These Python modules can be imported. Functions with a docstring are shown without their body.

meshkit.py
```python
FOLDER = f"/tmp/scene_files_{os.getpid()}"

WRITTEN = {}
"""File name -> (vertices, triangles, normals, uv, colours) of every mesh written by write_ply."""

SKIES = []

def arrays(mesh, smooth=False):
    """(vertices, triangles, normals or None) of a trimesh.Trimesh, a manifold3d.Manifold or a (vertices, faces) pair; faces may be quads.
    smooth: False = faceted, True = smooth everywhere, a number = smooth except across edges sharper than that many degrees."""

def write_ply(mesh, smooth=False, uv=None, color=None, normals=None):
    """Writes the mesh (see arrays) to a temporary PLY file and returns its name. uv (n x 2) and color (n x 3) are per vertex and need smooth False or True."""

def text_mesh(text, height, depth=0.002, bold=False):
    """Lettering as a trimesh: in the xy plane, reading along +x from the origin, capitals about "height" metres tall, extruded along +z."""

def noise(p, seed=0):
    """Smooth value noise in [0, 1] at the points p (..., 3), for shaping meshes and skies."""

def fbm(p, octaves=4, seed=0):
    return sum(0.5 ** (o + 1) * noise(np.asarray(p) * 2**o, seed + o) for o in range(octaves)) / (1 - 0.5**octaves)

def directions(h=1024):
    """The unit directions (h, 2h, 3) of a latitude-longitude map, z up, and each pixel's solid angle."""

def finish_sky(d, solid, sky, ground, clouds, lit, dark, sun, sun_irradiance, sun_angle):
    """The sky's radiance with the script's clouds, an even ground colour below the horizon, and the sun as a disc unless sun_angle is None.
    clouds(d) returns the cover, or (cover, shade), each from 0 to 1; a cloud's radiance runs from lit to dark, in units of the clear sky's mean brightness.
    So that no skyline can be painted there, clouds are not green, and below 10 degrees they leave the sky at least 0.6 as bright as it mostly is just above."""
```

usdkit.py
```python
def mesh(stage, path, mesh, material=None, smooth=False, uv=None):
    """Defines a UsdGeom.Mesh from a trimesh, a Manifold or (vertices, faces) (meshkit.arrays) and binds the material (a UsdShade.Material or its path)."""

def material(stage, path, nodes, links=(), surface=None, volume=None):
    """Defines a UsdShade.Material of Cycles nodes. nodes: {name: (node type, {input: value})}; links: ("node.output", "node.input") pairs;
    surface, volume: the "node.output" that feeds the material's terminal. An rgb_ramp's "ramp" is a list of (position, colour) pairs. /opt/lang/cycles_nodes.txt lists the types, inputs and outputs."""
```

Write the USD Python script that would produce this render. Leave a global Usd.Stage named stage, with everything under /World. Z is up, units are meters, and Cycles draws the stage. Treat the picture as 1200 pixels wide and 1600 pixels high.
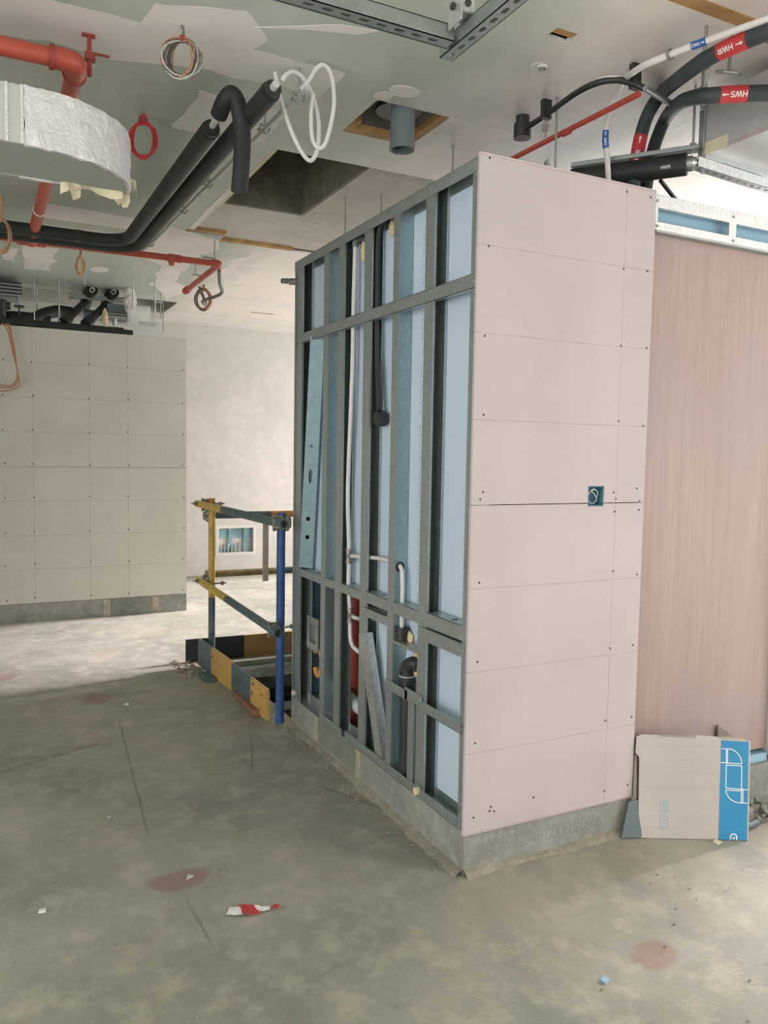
import math, random
import numpy as np, trimesh, manifold3d
import usdkit, meshkit
from shapely.geometry import Polygon, box as sbox, Point, LineString
from shapely.ops import unary_union
from shapely import affinity
from pxr import Usd, UsdGeom, UsdLux, UsdShade, Gf, Sdf, Vt

stage = Usd.Stage.CreateInMemory()
UsdGeom.SetStageUpAxis(stage, UsdGeom.Tokens.z)
UsdGeom.SetStageMetersPerUnit(stage, 1.0)
UsdGeom.Xform.Define(stage, '/World')
UsdGeom.Scope.Define(stage, '/World/Looks')

# ------------------------------------------------------------------ camera
CAM = (-1.5538, -2.375, 1.5366)
YAW, PITCH, ROLL, FPX = 0.4694, -0.0735, 0.0171, 1249.56
EXPOSURE = 0.38
SUN = 92.0
cam = UsdGeom.Camera.Define(stage, '/World/camera')
cam.CreateHorizontalApertureAttr(24.0)
cam.CreateVerticalApertureAttr(32.0)
cam.CreateFocalLengthAttr(24.0 * FPX / 1200.0)
cam.CreateClippingRangeAttr(Gf.Vec2f(0.05, 200.0))
cam.CreateExposureAttr(EXPOSURE)
fw = np.array([math.cos(PITCH) * math.sin(YAW), math.cos(PITCH) * math.cos(YAW), math.sin(PITCH)])
r0 = np.array([math.cos(YAW), -math.sin(YAW), 0.0]); u0 = np.cross(r0, fw)
rt = r0 * math.cos(ROLL) + u0 * math.sin(ROLL); up = -r0 * math.sin(ROLL) + u0 * math.cos(ROLL)
m4 = Gf.Matrix4d(*rt, 0, *up, 0, *(-fw), 0, *CAM, 1)
cam.AddTransformOp().Set(m4)

# ------------------------------------------------------------------ daylight: one even overcast sky, coming in through the open facade bays
sky = UsdLux.DomeLight.Define(stage, '/World/sky')
sky.CreateIntensityAttr(1.0)
sky.CreateColorAttr(Gf.Vec3f(0.98, 0.96, 0.94))
# low hazy sun that falls in through the right-hand facade along the far passage
sun = UsdLux.DistantLight.Define(stage, '/World/sun')
sun.CreateIntensityAttr(SUN)
sun.CreateAngleAttr(10.0)
sun.CreateColorAttr(Gf.Vec3f(1.0, 0.91, 0.97))
SEL, SAZ = math.radians(24), math.radians(5)      # elevation; bearing from +x
sd = np.array([math.cos(SEL) * math.cos(SAZ), math.cos(SEL) * math.sin(SAZ), math.sin(SEL)])   # toward the sun
sx_ = np.cross((0, 0, 1), sd); sx_ /= np.linalg.norm(sx_); sy_ = np.cross(sd, sx_)
sun.AddTransformOp().Set(Gf.Matrix4d(*sx_, 0, *sy_, 0, *sd, 0, 0, 0, 0, 1))

# ------------------------------------------------------------------ helpers
rng = random.Random(7)
nrng = np.random.default_rng(7)
used = {}


def numbered(parent, name):
    k = (parent, name)
    n = used.get(k, 0); used[k] = n + 1
    return name if n == 0 else f'{name}_{n:03d}'


def bx(x0, x1, y0, y1, z0, z1):
    b = trimesh.creation.box([abs(x1 - x0), abs(y1 - y0), abs(z1 - z0)])
    b.apply_translation([(x0 + x1) / 2, (y0 + y1) / 2, (z0 + z1) / 2])
    return b


def cbx(x0, x1, y0, y1, z0, z1, c=0.004):
    """box with chamfered edges"""
    x0, x1 = sorted((x0, x1)); y0, y1 = sorted((y0, y1)); z0, z1 = sorted((z0, z1))
    c = min(c, (x1 - x0) * .45, (y1 - y0) * .45, (z1 - z0) * .45)
    pts = []
    for sx in (0, 1):
        for sy in (0, 1):
            for sz in (0, 1):
                p = np.array([(x0, x1)[sx], (y0, y1)[sy], (z0, z1)[sz]])
                d = np.array([1 - 2 * sx, 1 - 2 * sy, 1 - 2 * sz]) * c
                for k in range(3):
                    q = p + d; q[k] = p[k]; pts.append(q)
    return trimesh.convex.convex_hull(np.array(pts))


def cat(*ms):
    out = []
    for m in ms:
        out += list(m) if isinstance(m, (list, tuple)) else [m]
    return trimesh.util.concatenate(out)


def frame_dirs(P):
    P = np.asarray(P, float)
    T = np.gradient(P, axis=0); T /= np.maximum(np.linalg.norm(T, axis=1, keepdims=True), 1e-9)
    a = np.array([0, 0, 1.0]) if abs(T[0][2]) < .9 else np.array([1.0, 0, 0])
    N = np.cross(T[0], a); N /= np.linalg.norm(N)
    Ns = [N]
    for i in range(1, len(P)):
        N = Ns[-1] - T[i] * np.dot(Ns[-1], T[i]); N /= max(np.linalg.norm(N), 1e-9); Ns.append(N)
    Ns = np.array(Ns)
    return T, Ns, np.cross(T, Ns)


def tube(P, r, n=14, caps=True):
    P = np.asarray(P, float)
    T, N, B = frame_dirs(P)
    r = np.broadcast_to(np.asarray(r, float), (len(P),))
    a = np.linspace(0, 2 * math.pi, n, endpoint=False)
    V = P[:, None] + r[:, None, None] * (np.cos(a)[None, :, None] * N[:, None] + np.sin(a)[None, :, None] * B[:, None])
    V = V.reshape(-1, 3); F = []
    for i in range(len(P) - 1):
        for j in range(n):
            k = (j + 1) % n
            F += [(i * n + j, i * n + k, (i + 1) * n + k), (i * n + j, (i + 1) * n + k, (i + 1) * n + j)]
    V = list(V)
    if caps:
        for e, fl in ((0, True), (len(P) - 1, False)):
            c = len(V); V.append(P[e])
            for j in range(n):
                k = (j + 1) % n
                F.append((c, e * n + k, e * n + j) if fl else (c, e * n + j, e * n + k))
    return trimesh.Trimesh(np.array(V), np.array(F), process=False)


def hollow(P, r, t, n=18):
    """open pipe: outside, inside and rims"""
    o = tube(P, r, n, False); i = tube(P, r - t, n, False)
    i.invert()
    m = len(o.vertices); V = np.vstack([o.vertices, i.vertices]); F = list(o.faces) + list(i.faces + m)
    for e, fl in ((0, False), (len(P) - 1, True)):
        for j in range(n):
            k = (j + 1) % n; a, b, c, d = e * n + j, e * n + k, m + e * n + k, m + e * n + j
            F += [(a, c, b), (a, d, c)] if fl else [(a, b, c), (a, c, d)]
    return trimesh.Trimesh(V, np.array(F), process=False)


def spline(P, k=8):
    P = np.asarray(P, float)
    if len(P) < 3:
        return P
    Q = np.vstack([2 * P[0] - P[1], P, 2 * P[-1] - P[-2]]); out = []
    for i in range(1, len(Q) - 2):
        for t in np.linspace(0, 1, k, endpoint=False):
            a, b, c, d = Q[i - 1:i + 3]
            out.append(.5 * (2 * b + (c - a) * t + (2 * a - 5 * b + 4 * c - d) * t * t + (3 * b - a - 3 * c + d) * t ** 3))
    out.append(P[-1])
    return np.array(out)


def bend(P, rad, k=7):
    """polyline with its corners rounded"""
    P = [np.asarray(p, float) for p in P]; out = [P[0]]
    for i in range(1, len(P) - 1):
        a, b, c = P[i - 1:i + 2]
        d1 = min(rad, np.linalg.norm(a - b) * .49); d2 = min(rad, np.linalg.norm(c - b) * .49)
        p = b + (a - b) / np.linalg.norm(a - b) * d1; q = b + (c - b) / np.linalg.norm(c - b) * d2
        for t in np.linspace(0, 1, k):
            out.append((1 - t) ** 2 * p + 2 * t * (1 - t) * b + t * t * q)
    out.append(P[-1])
    return np.array(out)


def cyl(p, q, r, n=14):
    return tube([p, q], r, n)


def disc(c, nrm, r, t, n=16):
    c = np.asarray(c, float); nrm = np.asarray(nrm, float); nrm /= np.linalg.norm(nrm)
    return tube([c, c + nrm * t], r, n)


def rot_to(m, X, Y, Z, o):
    M = np.eye(4); M[:3, 0] = X; M[:3, 1] = Y; M[:3, 2] = Z; M[:3, 3] = o
    m = m.copy(); m.apply_transform(M)
    return m


def extr(poly, h, z=0.0):
    gs = getattr(poly, 'geoms', [poly])
    ms = [trimesh.creation.extrude_polygon(g, h, engine='earcut') for g in gs if g.area > 1e-9]
    m = trimesh.util.concatenate(ms); m.apply_translation([0, 0, z])
    return m


def ragged(pts, amp=0.03, freq=6.0, seed=1, step=0.03):
    """polygon with a torn, hand-spread outline"""
    g = LineString(list(pts) + [pts[0]]).segmentize(step)
    c = np.array(g.coords)[:-1]
    p3 = np.c_[c * freq, np.full(len(c), seed * 3.7)]
    d = np.c_[meshkit.fbm(p3, 3, seed), meshkit.fbm(p3 + 31.7, 3, seed + 5)] - .5
    return Polygon(c + d * amp * 2).buffer(0)


def define(path, mesh, mat, smooth=35, o=(0, 0, 0)):
    m = mesh.copy(); m.apply_translation(-np.asarray(o, float))
    return usdkit.mesh(stage, path, m, mat, smooth=smooth).GetPrim()


class Thing:
    def __init__(s, name, label=None, category=None, group=None, kind=None):
        s.name, s.meta, s.parts = name, dict(label=label, category=category, group=group, kind=kind), []

    def part(s, name, mesh, mat, parent=None, label=None, kind=None, smooth=35):
        s.parts.append((name, mesh, mat, parent, label, kind, smooth))
        return len(s.parts) - 1

    def done(s):
        lo = np.min([p[1].bounds[0] for p in s.parts], 0); hi = np.max([p[1].bounds[1] for p in s.parts], 0)
        o = np.array([(lo[0] + hi[0]) / 2, (lo[1] + hi[1]) / 2, lo[2]])
        root = '/World/' + numbered('', s.name)
        if len(s.parts) == 1:
            p = s.parts[0]
            prim = define(root, p[1], p[2], p[6], o)
            UsdGeom.Xformable(prim).AddTranslateOp().Set(Gf.Vec3d(*o))
        else:
            x = UsdGeom.Xform.Define(stage, root); x.AddTranslateOp().Set(Gf.Vec3d(*o)); prim = x.GetPrim()
            paths = []
            for name, mesh, mat, parent, label, kind, smooth in s.parts:
                base = root if parent is None else paths[parent]
                path = base + '/' + numbered(base, name); paths.append(path)
                q = define(path, mesh, mat, smooth, o)
                if label: q.SetCustomDataByKey('label', label)
                if kind: q.SetCustomDataByKey('kind', kind)
        for k, v in s.meta.items():
            if v: prim.SetCustomDataByKey(k, v)
        return prim


def single(name, mesh, mat, label=None, category=None, group=None, kind=None, smooth=35):
    t = Thing(name, label, category, group, kind); t.part(name, mesh, mat, smooth=smooth)
    return t.done()


# ------------------------------------------------------------------ materials
class Ref(str):
    pass


class Node:
    def __init__(s, n): s.n = n
    def __getattr__(s, o): return Ref(s.n + '.' + o)


class NG:
    def __init__(s, name): s.name, s.nodes, s.links = name, {}, []
    def __call__(s, kind, **inp):
        n = f'n{len(s.nodes)}'; c = {}
        for k, v in inp.items():
            if isinstance(v, Ref): s.links.append((str(v), f'{n}.{k}'))
            else: c[k] = v
        s.nodes[n] = (kind, c)
        return Node(n)
    def m(s, op, a, b=0.0, c=0.0, clamp=False): return s('math', math_type=op, value1=a, value2=b, value3=c, use_clamp=clamp).value
    def mix(s, f, a, b, t='mix'): return s('mix', mix_type=t, fac=f, color1=a, color2=b).color
    def noise(s, scale, detail=4.0, rough=.55, vec=None, dist=0.0):
        kw = dict(scale=scale, detail=detail, roughness=rough, distortion=dist)
        kw['vector'] = s('geometry').position if vec is None else vec
        return s('noise_texture', **kw).fac
    def map(s, v, a, b, lo=0.0, hi=1.0): return s('map_range', value=v, from_min=a, from_max=b, to_min=lo, to_max=hi, clamp=True).result
    def stretch(s, sx, sy, sz): return s('mapping', vector=s('geometry').position, scale=(sx, sy, sz)).vector
    def bump(s, h, strength=.3, dist=.004): return s('bump', height=h, strength=strength, distance=dist).normal
    def out(s, **kw):
        p = s('principled_bsdf', **kw)
        return usdkit.material(stage, '/World/Looks/' + s.name, s.nodes, s.links, surface=str(p.BSDF))


def plain(name, col, rough=.5, metallic=0.0, var=.12, scale=9.0, bump=0.0, bscale=60.0, spec=.5, **kw):
    g = NG(name)
    n = g.noise(scale)
    c = g.mix(g.map(n, .3, .7), tuple(np.array(col) * (1 - var)), tuple(np.minimum(1, np.array(col) * (1 + var))))
    a = dict(base_color=c, roughness=rough, metallic=metallic, specular_ior_level=spec, **kw)
    if bump: a['normal'] = g.bump(g.noise(bscale), bump, .003)
    return g.out(**a)


def concrete(name, base, dark, light, scale=1.4, rough=.8, bump=.25, extra=None):
    g = NG(name)
    big = g.noise(scale, 6, .6); mid = g.noise(scale * 5.3, 5, .65); fine = g.noise(scale * 42, 3, .6)
    c = g.mix(g.map(big, .35, .7), dark, base)
    c = g.mix(g.m('multiply', g.map(mid, .48, .72), .7), c, light)
    c = g.mix(g.m('multiply', g.map(fine, .55, .75), .25), c, tuple(np.array(dark) * .7))
    if extra: c = extra(g, c)
    h = g.m('add', g.m('multiply', mid, .6), g.m('multiply', fine, .4))
    return g.out(base_color=c, roughness=g.map(mid, .3, .7, rough - .12, rough + .08), normal=g.bump(h, bump, .004), specular_ior_level=.35)


def floor_marks(g, c):
    x = g('separate_xyz', vector=g('geometry').position)
    wob = g.m('multiply', g.m('subtract', g.noise(9.0, 4), .5), .9)
    def spot(c, cx, cy, rx, ry, col, amt):
        dx = g.m('divide', g.m('subtract', x.x, cx), rx); dy = g.m('divide', g.m('subtract', x.y, cy), ry)
        d = g.m('add', g.m('sqrt', g.m('add', g.m('multiply', dx, dx), g.m('multiply', dy, dy))), wob)
        return g.mix(g.m('multiply', g.map(d, .75, 1.15, 1, 0), amt), c, col)
    # worn red paint spots
    for cx, cy, rx, ry in ((-.94, .41, .105, .075), (-.935, 2.72, .09, .12), (.29, -.65, .085, .07), (-1.42, 3.45, .07, .09)):
        c = spot(c, cx, cy, rx, ry, (.27, .15, .135), .62)
    # long scratches / cracks along the slab
    def line(c, ax, ay, bxx, by, w, col, amt):
        L = math.hypot(bxx - ax, by - ay); ux, uy = (bxx - ax) / L, (by - ay) / L
        px = g.m('subtract', x.x, ax); py = g.m('subtract', x.y, ay)
        t = g.m('add', g.m('multiply', px, ux), g.m('multiply', py, uy))
        s = g.m('absolute', g.m('add', g.m('subtract', g.m('multiply', px, uy), g.m('multiply', py, ux)), g.m('multiply', wob, .02)))
        m = g.m('multiply', g.map(s, w * .4, w, 1, 0), g.m('multiply', g.map(t, 0, .1), g.map(t, L - .1, L, 1, 0)))
        m = g.m('multiply', m, g.map(g.noise(9.0, 3), .2, .5))
        return g.mix(g.m('multiply', m, amt), c, col)
    for l in (((-.87, 2.25), (-.98, .75)), ((-.95, .30), (-.93, -.05)), ((-.25, 1.75), (-.42, 1.2)), ((-.2, 1.0), (.1, .35))):
        c = line(c, *l[0], *l[1], .008, (.13, .135, .12), .65)
    # pale streaks of dried slurry
    st = g.noise(1.0, 5, .6, vec=g.stretch(1.1, 3.2, 1))
    c = g.mix(g.m('multiply', g.map(st, .54, .72), .45), c, (.42, .40, .35))
    st2 = g.noise(1.0, 6, .65, vec=g.stretch(2.6, 1.0, 1))
    c = g.mix(g.m('multiply', g.map(st2, .56, .7), .35), c, (.19, .20, .165))
    # dark scuffs, trodden-in dirt and pale specks
    sc = g.noise(1.0, 7, .72, vec=g.stretch(5.0, 8.0, 1), dist=.8)
    c = g.mix(g.m('multiply', g.map(sc, .60, .70), .38), c, (.15, .155, .13))
    sp = g.noise(60.0, 2); c = g.mix(g.m('multiply', g.map(sp, .68, .74), .5), c, (.58, .55, .48))
    w = g.noise(2.1, 3); c = g.mix(g.m('multiply', g.map(w, .5, .7), .3), c, (.40, .335, .265))
    return c


M = {}
M['floor'] = concrete('floor_concrete', (.40, .38, .315), (.24, .25, .20), (.52, .475, .40), 1.5, .66, .45, floor_marks)
M['kerb'] = concrete('kerb_concrete', (.34, .345, .31), (.22, .23, .205), (.43, .43, .395), 4.2, .85, .7)
M['kerb_patch'] = concrete('kerb_patch_concrete', (.24, .26, .22), (.18, .20, .165), (.29, .30, .25), 3, .85, .4)
M['mortar'] = concrete('mortar', (.36, .33, .265), (.24, .22, .17), (.46, .425, .35), 14, .9, .8)
M['soffit'] = concrete('soffit_concrete', (.62, .585, .52), (.50, .475, .41), (.70, .66, .60), 2.4, .85, .3)
M['recess'] = concrete('shaded_recess_concrete', (.27, .25, .195), (.17, .155, .115), (.36, .335, .27), 3, .85, .4)  # recess walls darkened, the hole's shade put into the concrete colour
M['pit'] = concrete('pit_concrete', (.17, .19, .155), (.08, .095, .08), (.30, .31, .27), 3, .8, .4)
def cement_smear(g, c):
    x = g('separate_xyz', vector=g('geometry').position)
    n = g.noise(2.2, 6, .65)
    a = g.m('multiply', g.map(g.m('add', x.z, g.m('multiply', g.m('subtract', n, .5), 2.6)), 1.5, 2.7), .55)
    return g.mix(a, c, (.50, .52, .475))


M['back_wall'] = concrete('back_wall_plaster', (.76, .71, .68), (.66, .63, .60), (.83, .78, .75), 1.6, .8, .15, cement_smear)


def board(name, col, line=None, zlines=None, vlines=(), axis='x', rough=.75, mottled=.06):
    """plasterboard paper with the fixer's snapped chalk lines"""
    g = NG(name)
    x = g('separate_xyz', vector=g('geometry').position)
    c = g.mix(g.map(g.noise(2.2, 5), .3, .7), tuple(np.array(col) * (1 - mottled)), tuple(np.array(col) * (1 + mottled)))
    sm = g.noise(1.0, 5, .65, vec=g.stretch(5, 5, 2.0))
    c = g.mix(g.m('multiply', g.map(sm, .58, .75), .16), c, (.34, .30, .24))
    if line:
        h = x.x if axis == 'x' else x.y
        wob = g.m('multiply', g.m('subtract', g.noise(1.3, 2), .5), .012)
        z0, dz, w = zlines
        f = g.m('fraction', g.m('divide', g.m('add', g.m('subtract', x.z, z0 - dz / 2 + 10 * dz * 0), wob), dz))
        d = g.m('multiply', g.m('absolute', g.m('subtract', f, .5)), dz)
        m = g.map(d, w * .5, w, 1, 0)
        for v in vlines:
            d = g.m('absolute', g.m('add', g.m('subtract', h, v), wob)); m = g.m('maximum', m, g.map(d, w * .5, w, 1, 0))
        m = g.m('multiply', m, g.map(g.noise(11.0, 4), .25, .6, .25, 1.0))
        c = g.mix(g.m('multiply', m, line[3]), c, line[:3])
    return g.out(base_color=c, roughness=rough, normal=g.bump(g.noise(90.0, 2), .06, .002), specular_ior_level=.3)


M['pink_board'] = board('pink_plasterboard', (.535, .475, .485), (.40, .24, .21, .6), (.159, .30, .0022), (.652,), 'x')
M['left_board'] = board('left_plasterboard', (.58, .57, .50), (.34, .29, .23, .45), (.165, .30, .004), (-.333, -.665, -1.128), 'x')  # same board as the pink one, olive tone of its light painted in
M['board_edge'] = plain('board_core', (.72, .63, .62), .85)


def ceiling_mat():
    g = NG('ceiling_plasterboard')
    n = g.noise(1.1, 5); n2 = g.noise(1.0, 5, .6, vec=g.stretch(6, 1.2, 1))
    c = g.mix(g.map(n, .3, .7), (.42, .49, .41), (.52, .57, .495))
    x = g('separate_xyz', vector=g('geometry').position)
    c = g.mix(g.m('multiply', g.map(n2, .5, .72), .35), c, (.72, .69, .63))
    # skim coat on right-hand boards and far passage, paled in place of light
    sk = g.map(g.m('add', x.x, g.m('multiply', g.m('subtract', g.noise(1.7, 5), .5), .7)), .05, .5)
    c = g.mix(sk, c, (.86, .80, .745))
    return g.out(base_color=c, roughness=g.map(n2, .3, .7, .34, .5), normal=g.bump(g.noise(70.0, 2), .05, .002), specular_ior_level=.5)


M['ceiling'] = ceiling_mat()
M['filler'] = plain('joint_filler', (.80, .765, .72), .6, var=.06, scale=4)
M['blue_board'] = plain('blue_plasterboard', (.54, .65, .77), .75, var=.04, scale=2)
M['print_grey'] = plain('grey_print', (.27, .36, .45), .8)


def galv(name, col=(.50, .53, .52), rough=.38):
    g = NG(name)
    v = g('voronoi_texture', vector=g('geometry').position, scale=85.0).color
    sp = g('rgb_to_bw', color=v).val
    n = g.noise(3.0, 5); st = g.noise(1.0, 4, .6, vec=g.stretch(60, 60, 1.5))
    c = g.mix(g.map(sp, .2, .8), tuple(np.array(col) * .93), tuple(np.array(col) * 1.06))
    c = g.mix(g.m('multiply', g.map(n, .5, .75), .35), c, tuple(np.array(col) * .82))
    return g.out(base_color=c, metallic=.75, roughness=g.m('add', g.m('multiply', st, .2), g.m('add', rough - .1, g.m('multiply', sp, .03))), normal=g.bump(st, .05, .002))


M['galv'] = galv('galvanised_steel', (.47, .525, .52))
M['shade_dark'] = plain('painted_web_shade', (.085, .11, .105), .5, .3, var=.1)  # near-black colour standing in for shade inside the open channels
M['galv_reflected_blue'] = galv('galvanised_blue_reflection', (.36, .475, .51), .4)  # bluish copy of the stud steel, reflection of the board painted in
M['galv_dark'] = galv('galvanised_strut', (.36, .40, .39), .45)
M['galv_bright'] = galv('bright_galvanised', (.68, .70, .70), .3)
M['rod'] = plain('zinc_rod', (.45, .47, .46), .4, .8)
M['screw'] = plain('screw_black', (.06, .055, .05), .5, .3)
M['red'] = plain('red_pipe_paint', (.46, .085, .055), .42, var=.15, scale=5)
M['red_dark'] = plain('red_oxide_paint', (.30, .05, .04), .55)
M['black_foam'] = plain('black_pipe_insulation', (.022, .028, .027), .6, var=.25, scale=8, bump=.2, bscale=40)
M['foam_hazed'] = plain('hazed_pipe_insulation', (.040, .055, .058), .6, var=.2, scale=8)  # same black insulation, lightened to paint in the haze at the right
M['stud_reflected_teal'] = plain('stud_blue_reflection', (.22, .33, .36), .45, .25, var=.08, scale=20)  # steel stud with the blue it reflects put into its colour
M['black'] = plain('black_plastic', (.03, .034, .034), .4)
M['grey_pvc'] = plain('grey_drain_plastic', (.16, .20, .215), .35, var=.06)
M['white_pvc'] = plain('white_plastic_pipe', (.74, .73, .72), .35, var=.04)
M['white_conduit'] = plain('pale_conduit', (.55, .58, .56), .4, var=.05)
M['copper_wire'] = plain('tan_wire', (.38, .23, .12), .5)
M['grey_wire'] = plain('grey_wire', (.14, .145, .13), .5)
M['orange_wire'] = plain('orange_flex', (.75, .36, .10), .5)
M['pink_wire'] = plain('pink_wire', (.46, .22, .15), .5)
M['red_wire'] = plain('red_cable', (.52, .04, .045), .4)
M['timber'] = plain('timber', (.48, .28, .11), .7, var=.25, scale=14)
M['foam'] = plain('expanding_foam', (.72, .58, .36), .85, bump=.6, bscale=50)
M['rag'] = plain('torn_paper', (.72, .66, .48), .85)
M['plastic_bag'] = plain('white_plastic_sheet', (.75, .70, .66), .5)
M['label_red'] = plain('red_label', (.50, .045, .05), .5, var=.04)
M['label_blue'] = plain('blue_label', (.03, .13, .42), .5, var=.04)
M['label_white'] = plain('white_print', (.82, .82, .80), .6, var=.02)
M['blue_paint'] = plain('blue_scaffold_paint', (.028, .085, .255), .5, var=.3, scale=18)
M['yellow_paint'] = plain('yellow_scaffold_paint', (.60, .40, .09), .5, var=.25, scale=18)
M['orange_paint'] = plain('orange_scaffold_paint', (.56, .27, .07), .5, var=.2, scale=18)
M['teal_paint'] = plain('dark_teal_paint', (.085, .13, .14), .55, var=.3, scale=14)
M['olive_paint'] = plain('ochre_scaffold_paint', (.27, .20, .09), .55, var=.3, scale=14)
M['black_board'] = plain('black_painted_ply', (.028, .032, .032), .6, var=.3)
M['coupler'] = plain('coupler_steel', (.34, .33, .29), .45, .6, var=.4, scale=25)
M['plank'] = plain('pale_plank', (.52, .42, .34), .75, var=.15, scale=14)
M['pink_mark'] = plain('faded_pink_print', (.50, .36, .37), .6)
M['box_blue'] = plain('dark_blue_box', (.075, .19, .27), .5, var=.2)
M['header_blue'] = plain('header_blue_board', (.30, .50, .64), .75, var=.04, scale=2)
M['sand'] = plain('sandy_mortar', (.40, .36, .265), .9, var=.2, scale=25, bump=.4)
M['rust'] = plain('brick_timber', (.26, .13, .085), .8, var=.3, scale=20)
M['blue_print'] = plain('blue_card_print', (.035, .27, .52), .5, var=.04)
M['stamp'] = plain('blue_stamp_ink', (.22, .42, .62), .7)
M['blue_board_shaded'] = plain('shaded_blue_plasterboard', (.16, .28, .36), .75, var=.1, scale=3)  # blue board with the shade inside the shaft put into its colour
M['recess_blue'] = plain('recess_blue_pipe', (.24, .43, .49), .5, var=.3)


def scratched(name, col):
    g = NG(name)
    n = g.noise(1.0, 6, .7, vec=g.stretch(14, 14, 26), dist=1.2); n2 = g.noise(5.0, 4)
    c = g.mix(g.map(n2, .3, .7), tuple(np.array(col) * .8), tuple(np.array(col) * 1.15))
    c = g.mix(g.map(n, .60, .64), c, (.07, .05, .03))
    return g.out(base_color=c, roughness=.6)


M['scratch_yellow'] = scratched('scratched_yellow_board', (.58, .36, .11))
M['scratch_brown'] = scratched('scratched_brown_board', (.33, .19, .07))


def wood_ply():
    g = NG('plywood_face')
    w = g.noise(1.0, 7, .65, vec=g.stretch(46, 46, 2.2), dist=.8)
    b = g.noise(1.2, 4, .6, vec=g.stretch(2.2, 2.2, .8))
    st = g.noise(1.5, 4)
    c = g.mix(g.map(w, .25, .75), (.335, .245, .22), (.42, .32, .295))
    c = g.mix(g.m('multiply', g.map(b, .4, .7), .45), c, (.31, .22, .195))
    c = g.mix(g.m('multiply', g.map(st, .5, .68), .5), c, (.32, .285, .285))
    return g.out(base_color=c, roughness=.5, normal=g.bump(w, .1, .002), specular_ior_level=.45)


M['ply'] = wood_ply()
M['ply_dark'] = plain('weathered_ply', (.24, .20, .165), .7, var=.2, scale=20)


def cardboard():
    g = NG('white_faced_cardboard')
    n = g.noise(4.0, 5); fl = g.noise(1.0, 3, .5, vec=g.stretch(1.2, 1.2, 60))
    c = g.mix(g.map(n, .3, .7), (.475, .44, .41), (.555, .515, .485))
    c = g.mix(g.m('multiply', g.map(fl, .5, .75), .3), c, (.38, .35, .32))
    return g.out(base_color=c, roughness=.75, normal=g.bump(fl, .25, .003))


M['card'] = cardboard()
M['card_brown'] = plain('brown_cardboard', (.34, .29, .24), .85)


def foil(name, col=(.74, .74, .75), strength=.6, scale=16.0, rough=.32):
    g = NG(name)
    n = g.noise(scale, 5, .6, dist=1.5)
    return g.out(base_color=col, metallic=.35, roughness=rough, normal=g.bump(n, strength, .012), specular_ior_level=.5)


M['foil'] = foil('wrinkled_foil', (.80, .78, .80), .75, 26, .38)
M['foil_smooth'] = foil('smooth_foil', (.62, .64, .62), .12, 8, .35)
M['duct_side'] = foil('duct_foil', (.58, .58, .58), .2, 9, .4)
M['duct_under'] = plain('duct_underside', (.33, .37, .33), .55, var=.05)

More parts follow.
